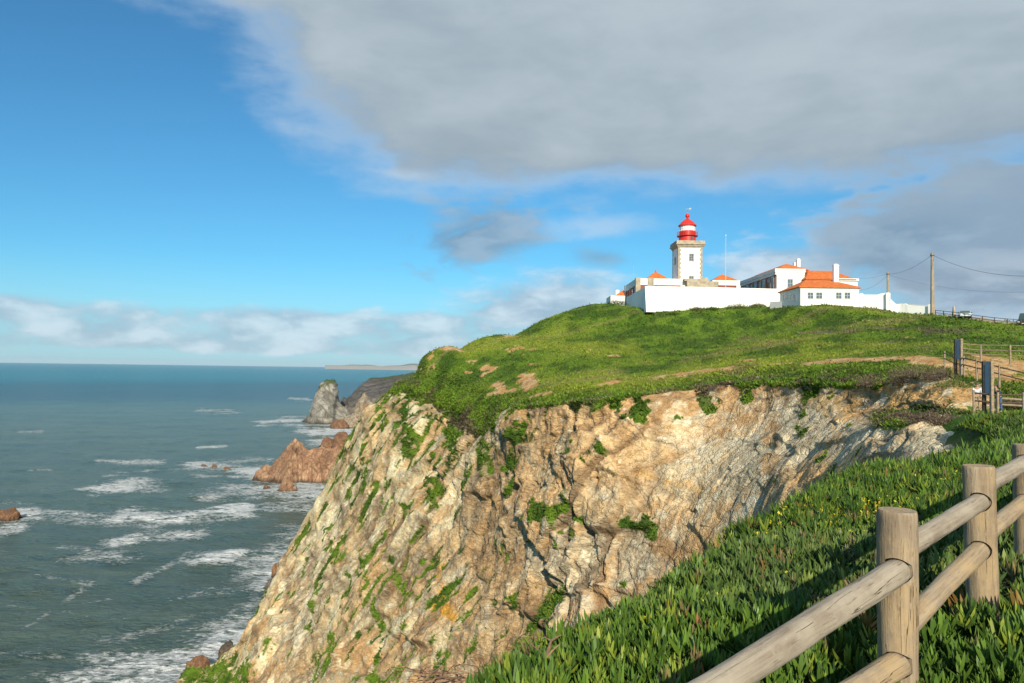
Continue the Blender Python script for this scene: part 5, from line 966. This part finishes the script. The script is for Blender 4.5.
# grass and herb tufts over the headland
cell = np.linalg.norm(np.cross(np.gradient(GF, axis=0), np.gradient(GF, axis=1)), axis=2).ravel(); NFf = NF.reshape(-1, 3)
view = -(Pf-C3(0, 0, H)); view /= np.linalg.norm(view, axis=1, keepdims=True)
ok = (veg > .55)*(s_p < .4)*(T < 9.2)*((NFf*view).sum(1) > -.05)*(Pf[:, 2] > 6)*(pd > 8)
rimw = 1+1.8*np.exp(-((T-5.15)/.3)**2); wgt = cell/dist**2*ok*rimw; wgt = wgt*np.clip(((NFf*view).sum(1))*2.2+.25, .25, 1)
wgt = wgt*(.7+.3*(T < 6.4)); pk = rng.choice(len(Pf), 120000, p=wgt/wgt.sum()); B0 = Pf[pk]+rng.normal(0, .12, (len(pk), 3)); nB = len(pk); dB = dist[pk]; nr_ = NFf[pk]
sz = np.clip(dB*.0034, .13, .5)*rnd(.6, 1.4, nB)*(1+.5*np.exp(-((T[pk]-5.1)/.25)**2))*np.where(T[pk] > 6.3, .72, 1.0); bc = COLA[pk]*rnd(.85, 1.4, nB)[:, None]; bc = lerp(bc, C3(.20, .22, .04), (rng.random(nB) < .12)*.6); bc = lerp(bc, C3(.15, .11, .06), (rng.random(nB) < .08)*.8)
VB, CB = [], []
for i in range(5):
    az_ = rnd(0, 6.28, nB); dv = np.stack([np.cos(az_)*.75, np.sin(az_)*.75, np.full(nB, .55)], 1)+nr_*.45; dv /= np.linalg.norm(dv, axis=1, keepdims=True); sd_ = np.stack([-np.sin(az_), np.cos(az_), 0*az_], 1)
    b_ = B0-nr_*(sz*.2)[:, None]; w_ = (sz*rnd(.16, .30, nB))[:, None]; VB.append(np.stack([b_-sd_*w_, b_+sd_*w_, b_+dv*sz[:, None]], 1)); CB.append(np.stack([bc*.95, bc*.95, bc*1.1], 1)*rnd(.85, 1.15, nB)[:, None, None])
VB = np.concatenate(VB).reshape(-1, 3); gt = mesh_np('grass_tufts', VB, None, np.arange(len(VB)).reshape(-1, 3), {'Col': np.concatenate(CB).reshape(-1, 3)}, False, M_GRASS); link_tag(gt, 'short green grass and herb tufts over the hill and cliff ledges', 'grass', None, 'stuff')
# bushes
def bush(name, label, p, sx_, sy_, sz_, c1, c2, n, group=None, leaf=.12, cat='bush'):
    r_ = thing(name, label, cat, p, 0, group); u_ = rng.normal(0, 1, (n, 3)); u_ /= np.linalg.norm(u_, axis=1, keepdims=True); rad_ = rng.random(n)**.4; q = u_*rad_[:, None]
    lum = 1+.25*fbm(u_*1.2+p, .5, 3, 55); q = q*lum[:, None]*C3(sx_, sy_, sz_); q[:, 2] = np.abs(q[:, 2])-.05
    a = rng.normal(0, 1, (n, 3)); a /= np.linalg.norm(a, axis=1, keepdims=True); a += u_*.6; b = np.cross(a, rng.normal(0, 1, (n, 3))); b /= np.linalg.norm(b, axis=1, keepdims=True); L = leaf*rnd(.6, 1.4, n)[:, None]
    V = np.stack([q-b*L*.35, q+a*L*.5-b*L*.0, q+b*L*.35, q+a*L], 1).reshape(-1, 3); Fq = (np.arange(n)[:, None]*4+np.array([[0, 1, 2, 3]])).reshape(-1, 4); cc = lerp(C3(*c1), C3(*c2), rng.random(n)); cc = np.repeat(cc*rnd(.7, 1.3, n)[:, None], 4, 0)
    o = mesh_np('foliage', V, Fq, None, {'Col': cc}, False, M_GRASS); o.parent = r_
    m = MB()
    for i in range(7): a_ = rng.uniform(0, 6.28); m.tube((0, 0, -.4), (math.cos(a_)*sx_*.6, math.sin(a_)*sy_*.6, sz_*.75), .03*sz_, .008, 5)
    m.build('stem', plain('twig_bark', (.13, .09, .06), .9, .2, 5) if 'twig_bark' not in bpy.data.materials else bpy.data.materials['twig_bark'], r_); return r_
mv = ((.085, .07, .045), (.19, .135, .10)); gn = ((.05, .10, .02), (.10, .16, .03)); og = ((.10, .12, .04), (.15, .15, .05)); dk_ = ((.025, .05, .014), (.05, .085, .02))
for X, y, d, s_, pal_, lab in ((737, 305.5, 178, (3.0, 1.4, 1.1), og, 'wide olive bush at the foot of the long white wall, in its middle'), (758, 306.5, 178, (2.0, 1.2, .9), og, 'round brown green bush below the long white wall, near its right end'), (697, 305.5, 179, (2.2, 1.2, .9), og, 'olive bush below the white wall, straight under the lighthouse'), (712, 306.5, 179, (1.8, 1.0, .7), gn, 'small green bush below the white wall, right of the lighthouse'), (672, 307, 177, (1.8, 1.0, .6), gn, 'small green bush by the wall just right of the buttress'), (616, 305.5, 196, (3, 1.4, 1.2), dk_, 'dark bush on the skyline left of the white wall'), (1009, 322, 129, (2.5, 1.6, 1.1), dk_, 'rounded dark green bush beside the hilltop road, left of the dark van')):
    bush('bush', lab, on_land(X, d), *s_, *pal_, 900, 'bushes on the hilltop', .3)
def on_ground(X, y): return anchor(X, y)
for X, y, s_, pal_, lab in ((921, 376, (2.6, 1.6, 1.0), mv, 'tall dry mauve shrub on the rim above the ochre rock'), (902, 381, (1.6, 1.2, .8), mv, 'dry mauve shrub left of the tall one, over the pale block'), (938, 378, (1.6, 1.1, .7), mv, 'dry mauve shrub right of the tall one on the rim'), (872, 383, (1.5, 1.2, .7), mv, 'dry shrub on the cliff rim, left of the pale block'), (962, 384, (2.0, 1.3, .8), gn, 'green shrub on the rim left of the nearer blue board'), (905, 415, (1.3, .9, .45), mv, 'low purple brown shrub on the terrace edge above the pale rock'), (926, 417, (1.2, .9, .45), mv, 'low dry shrub on the terrace edge, middle one of three'), (946, 421, (1.2, .8, .45), mv, 'low dry shrub at the right end of the pale rock'), (715, 388, (1.6, 1.3, .6), mv, 'dry shrub hanging on the rim above the wide stained face'), (1012, 404, (1.6, 1.2, .6), mv, 'brown shrub behind the dark fence at the right')):
    bush('shrub', lab, on_ground(X, y), *s_, *pal_, 1500, 'shrubs along the cliff rim', .13, 'shrub')
# dead branch and bramble at the slope's edge
TW = plain('dead_wood', (.34, .20, .12), .85, .25, 30, bmp=.003)
dbp = P(548, 655, 4.1); db = thing('dead_branch', 'forked bare reddish branch lying over the ice plants at the slope edge', 'branch', dbp)
def rel(pts): return [tuple(P(*q)-dbp) for q in pts]
MB().path(rel([(516, 690, 3.6), (530, 674, 3.8), (545, 659, 4.0), (549, 648, 4.15), (551, 641, 4.25), (559, 636, 4.35), (568, 634, 4.45)]), [.012, .011, .010, .009, .007, .005, .002], 8).build('stem', TW, db, True); MB().path(rel([(546, 658, 4.0), (553, 650, 4.0), (560, 644, 4.05)]), [.007, .005, .003], 8).build('twig', TW, db, True); MB().path(rel([(545, 660, 4.0), (538, 650, 4.1), (530, 643, 4.2), (528, 640, 4.25)]), [.005, .004, .003, .0015], 8).build('twig', TW, db, True); MB().path(rel([(551, 641, 4.25), (545, 637, 4.3), (541, 639, 4.3)]), [.004, .003, .0015], 8).build('twig', TW, db, True)
brp = P(462, 690, 6.2); br = thing('dry_bramble', 'tangle of bare brown twigs and dead leaves at the bottom border, below the cliff', 'bramble', brp); m_ = MB()
for i in range(80):
    X, y, d = rng.uniform(405, 520), rng.uniform(676, 700), rng.uniform(5.4, 7.0); pts = [P(X, y, d)]; dx_, dy_ = rng.normal(0, 9), -rng.uniform(1, 8)
    for k in range(4): X += dx_+rng.normal(0, 3); y += dy_*(1-k*.35)+rng.normal(0, 1.5); pts.append(P(X, max(y, 664+abs(X-460)*.05), d+rng.normal(0, .1)))
    MB().path([tuple(p-brp) for p in pts], [.009, .007, .006, .004, .002], 5).build('twig', TW, br)

# ------------------------------------------------------------------ sea air
hm = bpy.data.materials.new('sea_air'); hm.use_nodes = True; ht = NT(hm.node_tree); ht.n.clear(); ho = ht.new('ShaderNodeOutputMaterial'); pv = ht.new('ShaderNodeVolumePrincipled')
pv.inputs['Color'].default_value = (.80, .88, .95, 1); pv.inputs['Density'].default_value = 0.8e-5; pv.inputs['Anisotropy'].default_value = 0.0; ht.l.new(pv.outputs[0], ho.inputs['Volume'])
hb = MB().box(-61000, 61000, -61000, 61000, -130, 260).build('haze', hm); link_tag(hb, 'thin even sea air that pales the far coast and horizon', 'haze', None, 'stuff')
